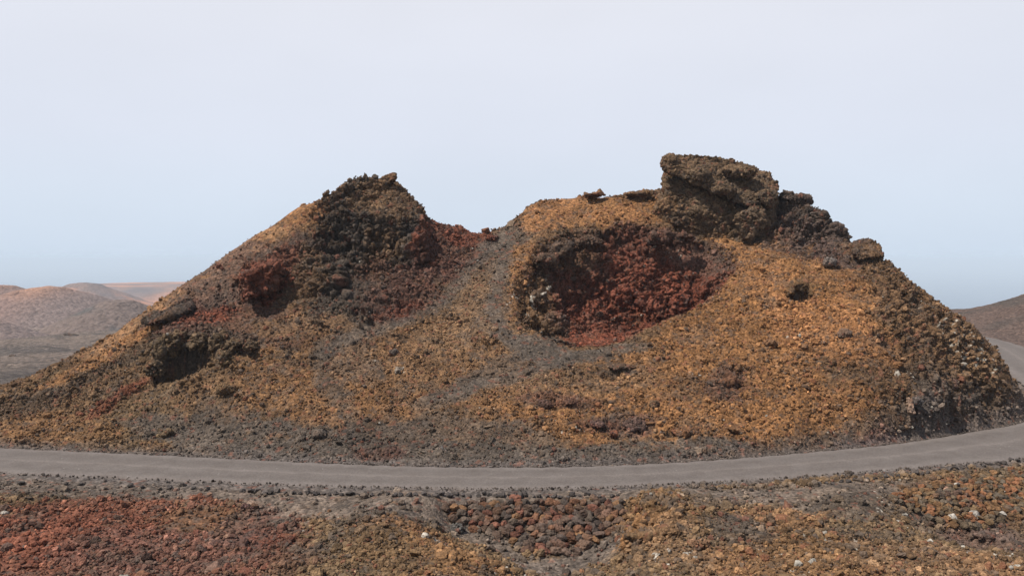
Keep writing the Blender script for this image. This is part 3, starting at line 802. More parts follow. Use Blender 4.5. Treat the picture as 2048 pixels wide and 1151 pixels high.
# ------------------------------------------------------------------ haze
hz = bpy.data.materials.new('haze_air')
hz.use_nodes = True
hn, hl = hz.node_tree.nodes, hz.node_tree.links
for n in list(hn):
    if n.type != 'OUTPUT_MATERIAL': hn.remove(n)
pv = hn.new('ShaderNodeVolumePrincipled')
pv.inputs['Color'].default_value = (0.77, 0.885, 0.99, 1)
pv.inputs['Density'].default_value = 0.00019
pv.inputs['Anisotropy'].default_value = 0.0
hl.new(pv.outputs['Volume'], [n for n in hn if n.type == 'OUTPUT_MATERIAL'][0].inputs['Volume'])
x0, x1, y0, y1, z0, z1 = -21000, 21000, -200, 31000, -316, 21.5
bv = np.array([[x, y, z] for z in (z0, z1) for y in (y0, y1) for x in (x0, x1)], float)
bf = np.array([[0, 2, 3, 1], [4, 5, 7, 6], [0, 1, 5, 4], [2, 6, 7, 3], [0, 4, 6, 2], [1, 3, 7, 5]])
link('haze', np_mesh('haze', bv, bf, None, hz), kind='stuff')

# ------------------------------------------------------------------ crags: joined slabs, remeshed and broken up into clinker
def hull_into(bm, pts):
    vs = [bm.verts.new(p) for p in pts]
    bmesh.ops.convex_hull(bm, input=vs, use_existing_faces=False)

def slab(front, back):
    return [at(*p) for p in front] + [at(*p) for p in back]

def blob(u, v, Y, ru, rv, ry, n=26, seed=0):
    r = np.random.default_rng(seed)
    c = at(u, v, Y); k = Y / FPX
    o = []
    for _ in range(n):
        d = r.normal(size=3); d /= np.linalg.norm(d)
        s = r.uniform(.85, 1.05)
        o.append(c + d * s * np.array([ru * k, ry, rv * k]))
    return o

def crag(name, hulls, voxel, label, cat, rough=1.5, group=None, fore=False, tint=None, kind=None):
    bm = bmesh.new()
    for h in hulls: hull_into(bm, h)
    loose = [v for v in bm.verts if not v.link_faces]
    bmesh.ops.delete(bm, geom=loose, context='VERTS')
    me = bpy.data.meshes.new('tmp'); bm.to_mesh(me); bm.free()
    ob = bpy.data.objects.new('tmp', me); COL.objects.link(ob)
    md = ob.modifiers.new('r', 'REMESH'); md.mode = 'VOXEL'; md.voxel_size = voxel
    dg = bpy.context.evaluated_depsgraph_get()
    me2 = bpy.data.meshes.new_from_object(ob.evaluated_get(dg))
    bpy.data.objects.remove(ob); bpy.data.meshes.remove(me)
    n = len(me2.vertices)
    co = np.zeros(n * 3, f32); me2.vertices.foreach_get('co', co); co = co.reshape(-1, 3).astype(float)
    no = np.zeros(n * 3, f32); me2.vertices.foreach_get('normal', no); no = no.reshape(-1, 3).astype(float)
    c, r, l = ground_colour(co, fore)
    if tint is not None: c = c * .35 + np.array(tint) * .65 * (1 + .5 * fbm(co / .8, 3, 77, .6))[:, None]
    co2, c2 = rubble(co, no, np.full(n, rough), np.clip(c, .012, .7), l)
    me2.vertices.foreach_set('co', co2.astype(f32).ravel())
    me2.name = name
    set_cols(me2, np.clip(c2, .01, .7))
    me2.materials.clear(); me2.materials.append(M_TERRAIN)
    for p in me2.polygons: p.use_smooth = True
    me2.update()
    org = co2.mean(0); org[2] = co2[:, 2].min()
    me2.transform(__import__('mathutils').Matrix.Translation(-Vector(org)))
    o = link(name, me2, label=label, category=cat)
    o.location = org
    if group: o['group'] = group
    CR.append((co2, no, np.clip(c, .012, .7)))
    return o
CR = []

# summit crag on the right: overhanging cap on a hollowed pedestal
cap = slab([(1328, 338, 59.3), (1345, 348, 59.0), (1400, 366, 58.6), (1450, 392, 58.3), (1500, 412, 58.3), (1540, 405, 58.7), (1556, 388, 59.2)],
           [(1321, 322, 59.4), (1332, 308, 60.2), (1380, 308, 60.8), (1440, 313, 61), (1500, 328, 61), (1535, 346, 60.6), (1554, 368, 60.2), (1340, 335, 60.4)])
ped = slab([(1332, 372, 59.6), (1330, 410, 59.4), (1345, 445, 59.4), (1430, 470, 58.8), (1500, 478, 58.4), (1545, 440, 58.9), (1545, 395, 59.6)],
           [(1326, 345, 61), (1326, 400, 61.4), (1360, 450, 61.5), (1550, 460, 61.2), (1556, 385, 61), (1440, 340, 61)])
def root_in(pts, back=.5, down=.5):
    o = []
    for u, v in pts:
        h = hit(u, v)
        o += [h + np.array([0, back, -down]), h + np.array([0, back + 1.5, -down])]
    return o
foot = [at(*q) for q in ((1330, 395, 60.0), (1345, 420, 59.7), (1420, 440, 59.2), (1490, 445, 58.8), (1540, 425, 59.2), (1335, 380, 61.2), (1545, 400, 60.6))] + root_in([(1296, 428), (1330, 452), (1400, 474), (1470, 492), (1530, 492), (1570, 470)])
butt = slab([(1470, 430, 57.6), (1480, 470, 57.5), (1500, 480, 57.6), (1525, 440, 57.9), (1510, 415, 58)], [(1465, 440, 59.5), (1490, 490, 59.3), (1545, 450, 59.6), (1530, 410, 59.8)])
lip = [blob(1345, 322, 59.6, 18, 14, .6, 22, 501), blob(1400, 352, 58.7, 26, 14, .6, 22, 502), blob(1450, 378, 58.4, 24, 16, .6, 22, 503), blob(1530, 395, 58.7, 22, 18, .6, 22, 504), blob(1480, 345, 59.3, 40, 14, .7, 22, 505), blob(1395, 420, 59.2, 30, 22, .6, 22, 506)]
crag('lava_crag', [cap, ped, butt, foot] + lip, .062, 'jagged brown crag with an overhanging lip crowning the right summit of the cinder hill', 'crag', .95, tint=(.105, .068, .040))
# left summit
capl = slab([(664, 440, 56.7), (694, 432, 56.1), (740, 428, 55.9), (800, 432, 56.0), (843, 440, 56.6), (856, 480, 56.6), (830, 500, 56.2)],
            [(690, 374, 57.6), (742, 364, 58.2), (778, 358, 58.6), (797, 366, 58.8), (826, 392, 58.9), (842, 412, 59.0), (760, 440, 58.5)])
tip = slab([(752, 362, 57.8), (778, 366, 57.7), (788, 362, 57.8)], [(764, 353, 58.0), (784, 345, 58.0), (791, 347, 58.1), (789, 354, 58.2), (770, 370, 58.4)])
crag('lava_crag', [capl, tip], .065, 'dark jagged crag with a hooked tip on the left peak of the cinder hill', 'crag', .95)
r1 = slab([(800, 480, 55.6), (830, 470, 55.6), (852, 490, 56), (848, 520, 55.6), (815, 530, 55)], [(800, 470, 58), (850, 460, 58), (850, 530, 57), (800, 540, 57)])
r2 = slab([(640, 540, 53.2), (680, 530, 53), (670, 590, 52.3), (630, 590, 52.4)], [(620, 540, 55), (690, 520, 55), (690, 600, 54), (620, 600, 54)])
r3 = slab([(700, 590, 52), (760, 600, 51.8), (740, 620, 51.2)], [(690, 570, 54), (790, 580, 54), (780, 625, 53), (700, 625, 53)])
crag('lava_outcrop', [r1], .09, 'dark knob of clinker jutting beside the red scree below the left peak', 'outcrop', 1.5)
crag('lava_outcrop', [r2], .09, 'black clinker rib at the left foot of the dark hollow under the left peak', 'outcrop', 1.5)
crag('lava_outcrop', [r3], .09, 'low black clinker step at the bottom of the dark hollow under the left peak', 'outcrop', 1.5)
crag('red_outcrop', [blob(522, 560, 51.6, 40, 38, 1.3, 30, 2), blob(545, 545, 52.2, 26, 24, 1.0, 20, 3), blob(505, 585, 51.2, 22, 16, .8, 20, 4)], .08, 'round rusty red rock outcrop on the left slope below the dark peak', 'outcrop', 1.3, tint=(0.115, 0.040, 0.024))
crag('lava_ledge', [slab([(296, 648, 50.2), (330, 636, 50.2), (380, 612, 50.7), (384, 620, 50.6)], [(292, 640, 51.4), (335, 618, 51.6), (384, 604, 52), (390, 618, 51.8), (320, 650, 51.5)])], .075, 'long black ledge slanting across the upper left flank', 'ledge', 1.0, tint=(0.045, 0.036, 0.03))
crag('lava_arch', [blob(322, 696, 48.4, 22, 18, .7, 24, 5), blob(358, 680, 48.7, 28, 18, .7, 24, 6), blob(400, 680, 48.6, 26, 20, .7, 24, 7), blob(436, 684, 48.4, 22, 22, .7, 24, 8), blob(468, 690, 48.2, 24, 18, .7, 22, 9), blob(500, 692, 48.0, 18, 16, .6, 20, 10),
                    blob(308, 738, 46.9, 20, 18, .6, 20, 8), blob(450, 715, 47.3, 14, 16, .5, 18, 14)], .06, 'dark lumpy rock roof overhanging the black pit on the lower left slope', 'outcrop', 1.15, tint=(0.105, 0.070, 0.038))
crag('lava_outcrop', [blob(1600, 572, 53.0, 30, 16, .6, 24, 11), blob(1580, 585, 52.6, 12, 14, .4, 18, 12), blob(1628, 582, 52.5, 12, 14, .4, 18, 13)], .06, 'brown rock brow over the small dark cave on the ochre slope', 'outcrop', .6, tint=(.125, .074, .036))
crag('lava_outcrop', [slab([(1705, 500, 54.6), (1745, 512, 54.2), (1765, 512, 54.6), (1720, 520, 54.2)], [(1708, 482, 55.6), (1735, 477, 55.8), (1758, 486, 56), (1766, 508, 56), (1710, 520, 55.6)])], .065, 'squared brown knob standing on the right shoulder ridge', 'outcrop', .8)
crag('lava_outcrop', [blob(1188, 390, 62.6, 26, 8, .7, 24, 15), blob(1198, 383, 62.6, 6, 10, .3, 14, 16)], .065, 'low maroon rock with a small spike on the skyline left of the summit crag', 'outcrop', .8)
crag('lava_outcrop', [blob(1280, 386, 62.4, 34, 10, .7, 20, 17)], .065, 'low brown hump of rock on the skyline just left of the summit crag', 'outcrop', .8)
crag('lava_outcrop', [blob(1595, 402, 60.4, 30, 16, .8, 24, 21), blob(1570, 392, 60.6, 18, 14, .8, 18, 22), blob(1640, 432, 59.4, 24, 16, .8, 20, 23), blob(1672, 462, 58.4, 22, 14, .8, 20, 24)], .07, 'broken brown rock teeth stepping down the skyline right of the summit crag', 'outcrop', 1.0)
crag('lava_outcrop', [blob(1452, 762, 46.1, 26, 22, .55, 24, 31), blob(1435, 790, 45.3, 26, 18, .5, 24, 32), blob(1470, 735, 46.9, 12, 14, .35, 16, 33)], .055, 'maroon and ochre rock rib halfway up the right front slope', 'outcrop', .9)
crag('lava_boulder', [blob(1272, 850, 42.6, 26, 20, .5, 22, 41)], .05, 'dark purple boulder with a shaded right side near the foot of the slope', 'boulder', .7, tint=(0.075, 0.05, 0.045))
crag('lava_outcrop', [blob(760, 905, 41.0, 55, 18, .7, 26, 45), blob(720, 895, 41.2, 20, 16, .5, 18, 46)], .06, 'low reddish outcrop in the grey ash at the far road edge', 'outcrop', .8)
crag('lava_boulder', [blob(885, 905, 40.9, 14, 10, .25, 18, 47)], .04, 'grey tilted boulder in the ash just right of the low reddish outcrop', 'boulder', .4, tint=(.11, .105, .10))
crag('lava_outcrop', [blob(1108, 650, 50.6, 26, 26, .55, 24, 51), blob(1065, 640, 51.0, 20, 20, .5, 20, 52), blob(1080, 600, 52.2, 16, 26, .5, 20, 53), blob(1130, 665, 50.4, 12, 16, .4, 18, 54)], .06, 'brown knuckles of rock along the left inner lip of the main crater', 'outcrop', 1.0)
crag('lava_outcrop', [blob(1090, 520, 56.4, 26, 16, .7, 22, 61), blob(1130, 500, 57.2, 30, 16, .7, 22, 62), blob(1180, 485, 57.9, 36, 16, .7, 22, 63)], .065, 'black rock brow under the upper left rim of the main crater', 'outcrop', 1.0, tint=(0.078, 0.050, 0.034))
crag('lava_outcrop', [blob(1320, 475, 58.2, 30, 14, .7, 22, 64), blob(1370, 478, 58.0, 26, 16, .7, 22, 65)], .065, 'dark maroon brow under the upper right rim of the main crater', 'outcrop', 1.0, tint=(0.080, 0.046, 0.032))
crag('lava_outcrop', [blob(1300, 600, 54.6, 30, 26, .7, 24, 67), blob(1250, 590, 55.0, 26, 24, .7, 24, 68), blob(1360, 610, 54.4, 22, 26, .6, 22, 69)], .065, 'rusty red buttress in the middle of the crater back wall', 'outcrop', 1.2, tint=(0.12, 0.038, 0.023))
crag('lava_boulder', [blob(1660, 524, 54.6, 17, 8, .35, 22, 71)], .04, 'grey boulder lying on the slope left of the squared ridge knob', 'boulder', .4, tint=(0.12, 0.112, 0.104))
crag('lava_boulder', [blob(1834, 803, 45.5, 12, 11, .3, 20, 73)], .035, 'smooth dark grey boulder in a shaded nook on the right flank', 'boulder', .25, tint=(0.09, 0.088, 0.088))
crag('lava_slab', [slab([(1815, 795, 45.2), (1824, 800, 45.1), (1828, 826, 44.7), (1818, 822, 44.8)], [(1814, 796, 45.6), (1824, 798, 45.6), (1828, 828, 45.1), (1816, 826, 45.1)])], .035, 'upright pale streaked slab left of the dark grey boulder on the right flank', 'rock', .2, tint=(0.24, 0.16, 0.115))
# foreground
def fblob(u, v, ru, rv, ry, n, seed, dz=0.0):
    c = hit(u, v); k = c[1] / FPX
    r = np.random.default_rng(seed); o = []
    for _ in range(n):
        d = r.normal(size=3); d /= np.linalg.norm(d)
        o.append(c + np.array([0, 0, dz]) + d * r.uniform(.85, 1.05) * np.array([ru * k, ry, rv * k]))
    return o
crag('lava_mound', [fblob(1320, 1010, 50, 22, .8, 26, 81), fblob(1300, 1040, 44, 18, .7, 26, 82), fblob(1280, 1080, 40, 14, .45, 24, 83, .15), fblob(1340, 1060, 36, 14, .5, 24, 84)], .06, 'ochre hump of welded clinker right of the stone pitched bank in the foreground', 'rock', .9, fore=True)
crag('lava_boulder', [fblob(914, 1062, 18, 9, .28, 22, 85, .1)], .035, 'flat topped dark grey boulder left of the stone pitched bank', 'boulder', .2, fore=True, tint=(0.075, 0.075, 0.07))
crag('lava_boulder', [fblob(1395, 1095, 28, 14, .4, 24, 86, .1)], .04, 'tan boulder with a white crusted end in the lower right rubble', 'boulder', .5, fore=True, tint=(0.19, 0.105, 0.06))
crag('lava_boulder', [fblob(1700, 1130, 18, 14, .35, 24, 87, .1)], .04, 'rounded brown boulder at the bottom of the frame in the right rubble', 'boulder', .4, fore=True, tint=(0.13, 0.078, 0.043))
crag('lava_boulder', [fblob(1740, 1145, 24, 12, .35, 24, 88, .1)], .04, 'wide ochre boulder at the bottom edge beside a rounded brown one', 'boulder', .4, fore=True, tint=(0.195, 0.105, 0.052))
crag('lava_boulder', [fblob(1463, 1012, 15, 11, .3, 22, 89, .15)], .035, 'dark maroon boulder alone on the sandy verge right of the ochre hump', 'boulder', .4, fore=True, tint=(0.075, 0.055, 0.05))
crag('lava_boulder', [fblob(495, 1020, 15, 6, .25, 20, 90, .1)], .03, 'flat maroon slab on the grey patch beside the red cinders', 'boulder', .25, fore=True, tint=(0.12, 0.06, 0.055))
crag('lava_outcrop', [fblob(1960, 1075, 50, 18, .6, 24, 91), fblob(2010, 1085, 30, 18, .5, 22, 92)], .06, 'purple brown outcrop below the right stone pitched bank', 'outcrop', .8, fore=True, tint=(0.1, 0.066, 0.052))
crag('lava_outcrop', [fblob(1580, 1035, 46, 12, .5, 24, 93), fblob(1650, 1030, 20, 11, .35, 22, 94)], .055, 'tan outcrop in the verge rubble between the two pitched banks', 'outcrop', .7, fore=True, tint=(0.19, 0.108, 0.055))
def plain_hit(u, v):
    yq = np.geomspace(60, 900, 900)
    a, b = (u - 1024) / FPX, (575.5 - v) / FPX
    t = yq / (CP + b * SP)
    z = far_z(a * t, yq)
    i = np.nonzero(HCAM + t * (b * CP - SP) <= z)[0][0]
    return yq[i]
for (u, v, ru, rv, sd, lab) in ((100, 652, 20, 7, 201, 'dark lava clump on the distant plain, the one with a jagged brown top'), (142, 671, 16, 7, 202, 'dark rounded lava clump on the distant plain below the jagged one'), (172, 652, 24, 5, 203, 'long low lava clump on the distant plain nearest the hill flank'), (40, 660, 16, 8, 204, 'small black lava clump on the distant plain at the left'), (26, 712, 9, 5, 205, 'lone dark boulder on the near edge of the distant plain')):
    yq = plain_hit(u, v)
    crag('lava_clump', [blob(u - ru * .4, v, yq, ru * .6, rv, rv * yq / FPX * 1.5, 20, sd), blob(u + ru * .4, v + 1, yq, ru * .6, rv * .8, rv * yq / FPX * 1.5, 20, sd + 50)], .28 * yq / 200, lab, 'rock', 1.2, fore=True, tint=(.07, .055, .05))
    CR.pop()
for (u, v, ru, rv, tint, sd, lab) in (
        (788, 706, 9, 8, (.085, .08, .076), 301, 'round grey stone alone on the ochre slope left of the ash band'),
        (800, 744, 13, 7, (.26, .23, .19), 302, 'white crusted boulder on the ochre slope below the round grey stone'),
        (1090, 812, 22, 9, (.078, .042, .034), 303, 'long maroon rock among ochre rubble in the middle of the lower slope'),
        (1140, 806, 20, 9, (.085, .045, .033), 304, 'maroon rock touching the right end of the long maroon rock'),
        (1195, 852, 20, 11, (.08, .046, .042), 305, 'purple maroon rock left of the dark purple boulder at the foot of the slope'),
        (1225, 872, 12, 8, (.12, .04, .025), 306, 'small rusty red rock below the purple maroon rock'),
        (1310, 812, 13, 9, (.075, .056, .04), 307, 'dark brown rock on the lower slope above the dark purple boulder'),
        (1370, 872, 34, 10, (.105, .052, .03), 308, 'low rust brown rock lip over a dark gap at the foot of the ochre slope'),
        (1470, 862, 26, 9, (.11, .06, .033), 309, 'brown rock lip with shaded underside at the foot of the ochre slope'),
        (1240, 735, 32, 8, (.055, .042, .034), 310, 'dark rock strip set in the ochre slope right below the crater'),
        (450, 782, 24, 13, (.12, .075, .04), 311, 'brown lump on the lower left slope right of the red gully'),
        (330, 870, 18, 11, (.125, .08, .04), 312, 'ochre brown lump near the road on the left flank'),
        (640, 872, 16, 7, (.065, .055, .048), 313, 'grey black rock in the ash apron below the left peak'),
        (1905, 770, 20, 12, (.125, .072, .055), 314, 'smooth pinkish brown boulder on the right flank above the dark ash'),
        (1700, 575, 12, 10, (.24, .105, .04), 315, 'bright orange boulder on the upper right ochre slope'),
        (1690, 672, 16, 10, (.11, .09, .08), 316, 'grey boulder among bright orange stones on the right slope'),
        (1540, 690, 14, 8, (.15, .085, .05), 317, 'tan boulder on the ochre slope below the small cave'),
        (985, 480, 15, 9, (.125, .04, .024), 318, 'red boulder at the lowest point of the saddle between the peaks')):
    crag('lava_boulder', [fblob(u, v, ru, rv, .3 + ru * .012, 20, sd, .08)], .045, lab, 'boulder', .55, tint=tint)
print('crags', round(time.time() - T0, 1))

# ------------------------------------------------------------------ rock shapes
def rock_mesh(name, seed, sub=3, planes=13, flat=.8, near=.55):
    r = np.random.default_rng(seed)
    bm = bmesh.new()
    bmesh.ops.create_icosphere(bm, subdivisions=sub, radius=1)
    D = np.array([v.co[:] for v in bm.verts]); D /= np.linalg.norm(D, axis=1, keepdims=True)
    nn = r.normal(size=(planes, 3)); nn /= np.linalg.norm(nn, axis=1, keepdims=True)
    dd = r.uniform(near, 1.0, planes)
    dot = D @ nn.T
    R = np.where(dot > .05, dd / np.maximum(dot, .05), 9).min(1)
    R = np.minimum(R, 1.25)
    R *= 1 + .22 * fbm(D * 2.1 + seed * 3.1, 3, seed, .6)
    V = D * R[:, None] * np.array([1, r.uniform(.75, 1), flat])
    V -= (V.max(0) + V.min(0)) / 2
    for v, c in zip(bm.verts, V): v.co = c
    me = bpy.data.meshes.new(name)
    bm.to_mesh(me); bm.free()
    me.materials.append(M_STONE)
    for p in me.polygons: p.use_smooth = False
    return me
COBBLES = [rock_mesh('bank_stone', 400 + i, 3, 22, .78 + .04 * (i % 3), .78) for i in range(8)]
ROCKS = [rock_mesh('lava_stone', 300 + i, 3, 12 + i % 4, .62 + .05 * (i % 5)) for i in range(10)]

def place(name, p, s, rot, col, me=None, parent=None, **props):
    o = bpy.data.objects.new(name, me or random.choice(ROCKS))
    COL.objects.link(o)
    if parent: o.parent = parent
    o.location = p
    o.scale = s
    o.rotation_euler = rot
    o.color = (*[float(x) for x in col], 1)
    for k, v in props.items(): o[k] = v
    return o

# ------------------------------------------------------------------ dry stone pitching on the two banks below the road
def pitched_bank(poly_px, step, size, label, palette, white=0.0, cap=298):
    """Stones hand-set in staggered courses on the bank inside a frame outline."""
    poly = [(u, v) for u, v in poly_px]
    us = [p[0] for p in poly]; vs = [p[1] for p in poly]
    cand = []
    v = min(vs)
    row = 0
    while v < max(vs):
        k = 0
        dist = 10 * FPX / (v - VHOR)
        stp = step * (v - VHOR) / 500.
        u = min(us) + (row % 2) * stp * .5
        while u < max(us):
            uu, vv = u + rng.uniform(-.28, .28) * stp, v + rng.uniform(-.25, .25) * stp * .6
            if inside(np.array([uu]), np.array([vv]), poly)[0]:
                cand.append((uu, vv, stp))
            u += stp * rng.uniform(.85, 1.15)
        v += stp * .60
        row += 1
    c0 = hit(np.mean(us), max(vs) - 4)
    root = bpy.data.objects.new('stone_bank', None)
    COL.objects.link(root)
    root.location = c0
    root['label'] = label
    root['category'] = 'stone wall'
    for (uu, vv, stp) in cand[:cap]:
        h = hit(uu, vv)
        r = stp * h[1] / FPX * .5 * size * rng.uniform(.82, 1.25)
        col = np.array(palette[rng.integers(len(palette))]) * np.array((.80, .74, .64)) * rng.uniform(.7, 1.4)
        if rng.random() < white: col = np.array((.30, .27, .23)) * rng.uniform(.7, 1.1)
        o = place('stone', Vector(h) - root.location + Vector((0, -.05, .06)), (r * 1.12, r, r * .98), (rng.uniform(-.5, .5), rng.uniform(-.5, .5), rng.uniform(0, 6.28)), col, random.choice(COBBLES + ROCKS[:6]), parent=root)
    return len(cand)
pal1 = [(0.10, 0.07, 0.058), (0.09, 0.062, 0.05), (0.115, 0.07, 0.05), (0.10, 0.072, 0.062), (0.085, 0.07, 0.064), (0.125, 0.078, 0.062), (0.075, 0.06, 0.056), (0.14, 0.075, 0.05), (0.17, 0.10, 0.058), (0.14, 0.066, 0.05), (0.11, 0.075, 0.06), (0.10, 0.08, 0.07)]
n1 = pitched_bank([(880, 1012), (960, 1000), (1100, 1003), (1200, 1000), (1262, 1006), (1240, 1040), (1222, 1075), (1180, 1102), (1130, 1114), (1060, 1106), (1010, 1082), (960, 1068), (905, 1045)], 16.5, 1.22, 'curved bank of dark hand set lava stones above the sandy hollow in the foreground', pal1)
pal2 = [(0.15, 0.088, 0.048), (0.17, 0.10, 0.055), (0.11, 0.085, 0.062), (0.18, 0.088, 0.05), (0.13, 0.09, 0.055), (0.09, 0.075, 0.062)]
n2 = pitched_bank([(1775, 995), (1850, 972), (1950, 950), (2070, 928), (2090, 1030), (2010, 1040), (1960, 1062), (1900, 1060), (1850, 1035), (1810, 1012)], 13.2, 1.2, 'bank of small round ochre stones stacked below the road at the right edge', pal2, .03)
print('bank stones', n1, n2)

# ------------------------------------------------------------------ stones lining the road
kn = 0
KP = lambda u: 'beside the red cinders' if u < 620 else 'above the dark stone bank' if u < 1240 else 'between the two stone banks' if u < 1740 else 'above the ochre stone bank'
line = [(-40, 962), (0, 964), (120, 970), (300, 977), (480, 983), (640, 989), (780, 991), (900, 992), (1030, 993), (1150, 994), (1300, 990), (1450, 983), (1620, 972), (1760, 958), (1880, 944), (2000, 927), (2070, 917)]
lp = np.array(line, float)
uu = -30.0
while uu < 2060 and kn < 150:
    v = np.interp(uu, lp[:, 0], lp[:, 1]) + rng.uniform(-2.5, 2.5)
    dens = 1.0 if 480 < uu < 1200 or uu > 1580 else .35
    if rng.random() < dens:
        h = hit(uu, v)
        r = rng.uniform(.085, .17)
        place('kerb_stone', Vector(h) + Vector((0, 0, r * .45)), (r * 1.15, r, r), (rng.uniform(-.4, .4), rng.uniform(-.4, .4), rng.uniform(0, 6)), np.array((.066, .055, .049)) * rng.uniform(.65, 1.25),
              label='small dark stone in the row along the near road edge ' + KP(uu), category='stone', group='stones lining the near road edge, ' + KP(uu))
        kn += 1
    uu += rng.uniform(9, 17)

# ------------------------------------------------------------------ loose rubble
def pick(src, n, dens):
    w = np.where(src['ok'], src['area'] * dens, 0)
    w = w / w.sum()
    idx = rng.choice(len(w), n, p=w)
    return idx

def stone_cols(base, lich, n, vary=.42):
    c = base * np.exp(rng.normal(0, vary * .62, n))[:, None]
    t = rng.random(n)
    c = np.where((t < .09)[:, None], c * .3 + np.array((.048, .038, .031)) * rng.uniform(.6, 1.3, n)[:, None], c)
    c = np.where(((t > .13) & (t < .20))[:, None], c * .5 + np.array((.15, .052, .032)) * .5, c)
    c = np.where(((t > .2) & (t < .27))[:, None], c * 1.25 + np.array((.03, .02, .012)), c)
    wl_ = (rng.random(n) < lich * .05) | (rng.random(n) < .0012)
    c = np.where(wl_[:, None], np.array((.30, .27, .225)) * rng.uniform(.7, 1.1, n)[:, None], c)
    return np.clip(c, .012, .6)

def rubble_set(src, n, smed, sspread, smax, densfn, sink=.25):
    idx = pick(src, n, densfn(src))
    s = np.minimum(smed * np.exp(rng.normal(0, sspread, n)), smax)
    p = src['P'][idx] + rng.normal(0, .03, (n, 3)) + src['N'][idx] * (s * (.5 - sink))[:, None]
    j = np.clip(idx + rng.integers(-7, 8, n), 0, len(src['C']) - 1)
    c = stone_cols(src['C'][j], src['L'][j], n)
    sc = np.c_[s * rng.uniform(.9, 1.25, n), s * rng.uniform(.8, 1.1, n), s * rng.uniform(.7, 1.05, n)]
    rt = np.c_[rng.uniform(-.7, .7, n), rng.uniform(-.7, .7, n), rng.uniform(0, 6.28, n)]
    return p, sc, rt, c

patch = lambda s, sd: .06 + sstep(-.1, .4, fbm(s['P'] / 1.3, 3, sd, .6))
hd = lambda s: np.clip(s['R'], .06, 1.2) ** 1.5 * (s['P'][:, 2] > .05) * patch(s, 401)
fd = lambda s: np.clip(s['R'], .05, 1.2) ** 1.6 * patch(s, 403)
sets_h = [rubble_set(HILL, 27000, .066, .42, .24, hd, .34), rubble_set(HILL, 1300, .15, .34, .38, hd, .4), rubble_set(HILL, 100000, .034, .32, .08, lambda s: np.clip(s['R'] - .1, .07, .9))]
sets_f = [rubble_set(FORE, 24000, .07, .40, .2, fd), rubble_set(FORE, 1100, .16, .28, .3, fd, .3), rubble_set(FORE, 42000, .036, .35, .07, lambda s: np.clip(s['R'] - .1, .03, .9))]
def spill(edge, n, sgn):
    i = rng.integers(20, 255, n)
    nx = np.gradient(edge, axis=0)[i]; nx /= np.linalg.norm(nx, axis=1, keepdims=True)
    off = np.c_[-nx[:, 1], nx[:, 0], np.zeros(n)] * (sgn * (np.abs(rng.normal(0, .22, n)) - .12))[:, None]
    p = edge[i] + nx * rng.uniform(-.1, .1, n)[:, None] + off
    p[:, 2] = .045
    q = np.minimum(.026 * np.exp(rng.normal(0, .5, n)), .09)
    return p, np.c_[q, q * .9, q * .8], rng.uniform(-3, 3, (n, 3)), np.array((.075, .06, .05)) * np.exp(rng.normal(0, .4, n))[:, None]
sets_h.append(spill(FE, 2000, 1)); sets_f.append(spill(NE, 1200, -1))
cat_ = lambda S: [np.concatenate(x) for x in zip(*S)]
H_, F_ = cat_(sets_h), cat_(sets_f)

def in_view(p):
    X, Y, Z = p[:, 0], p[:, 1], p[:, 2] - HCAM
    fw = Y * CP - Z * SP; up = Y * SP + Z * CP
    u = 1024 + FPX * X / fw; v = 575.5 - FPX * up / fw
    return (u > 5) & (u < 2043) & (v > 0) & (v < 1146), fw
def split_big(S, n):
    p, sc, rt, c = S
    ok, fw = in_view(p)
    k = np.argsort(-np.where(ok, sc.max(1) / fw, 0))[:n]
    m = np.zeros(len(p), bool); m[k] = True
    return [x[m] for x in S], [x[~m] for x in S]
bigH, H_ = split_big(H_, 150)
bigF, F_ = split_big(F_, 140)
def hue(c):
    if c.min() > .16: return 'pale crusted'
    if c.sum() < .16: return 'dark'
    if c[0] > 2.4 * c[1]: return 'rusty red'
    if c[0] > 2.6 * c[2] and c[0] > .14: return 'ochre'
    return 'brown'
def hill_place(q):
    if q[2] < 1.1: return 'in the ash at the foot of the cinder hill'
    if inside(q[:1], q[1:2], CRATER)[0]: return 'inside the main crater'
    if q[0] < -13: return 'on the left flank of the cinder hill'
    if q[0] < 1: return 'on the slope below the left peak'
    if q[0] < 11: return 'on the slope in front of the main crater'
    if q[0] < 20: return 'on the ochre slope right of the main crater'
    return 'on the right flank of the cinder hill'
def fore_place(q):
    if q[0] < -8.5: return 'among the red cinders on the near side of the road'
    if q[0] < -1.5: return 'in the rubble left of the stone pitched bank'
    if q[0] < 4.5: return 'around the sandy hollow below the middle stone bank'
    if q[0] < 12: return 'in the rubble right of the ochre hump'
    return 'in the rubble below the ochre stone bank'
for (p, sc, rt, c), where, grp in ((bigH, hill_place, 'loose rocks on the hill slope'), (bigF, fore_place, 'loose rocks on the near side of the road')):
    for i in range(len(p)):
        w = where(p[i])
        place('loose_rock', p[i], sc[i], rt[i], c[i], label='rough %s rock loose %s' % (hue(c[i]), w), category='rock', group='%s rocks %s' % (hue(c[i]), w))

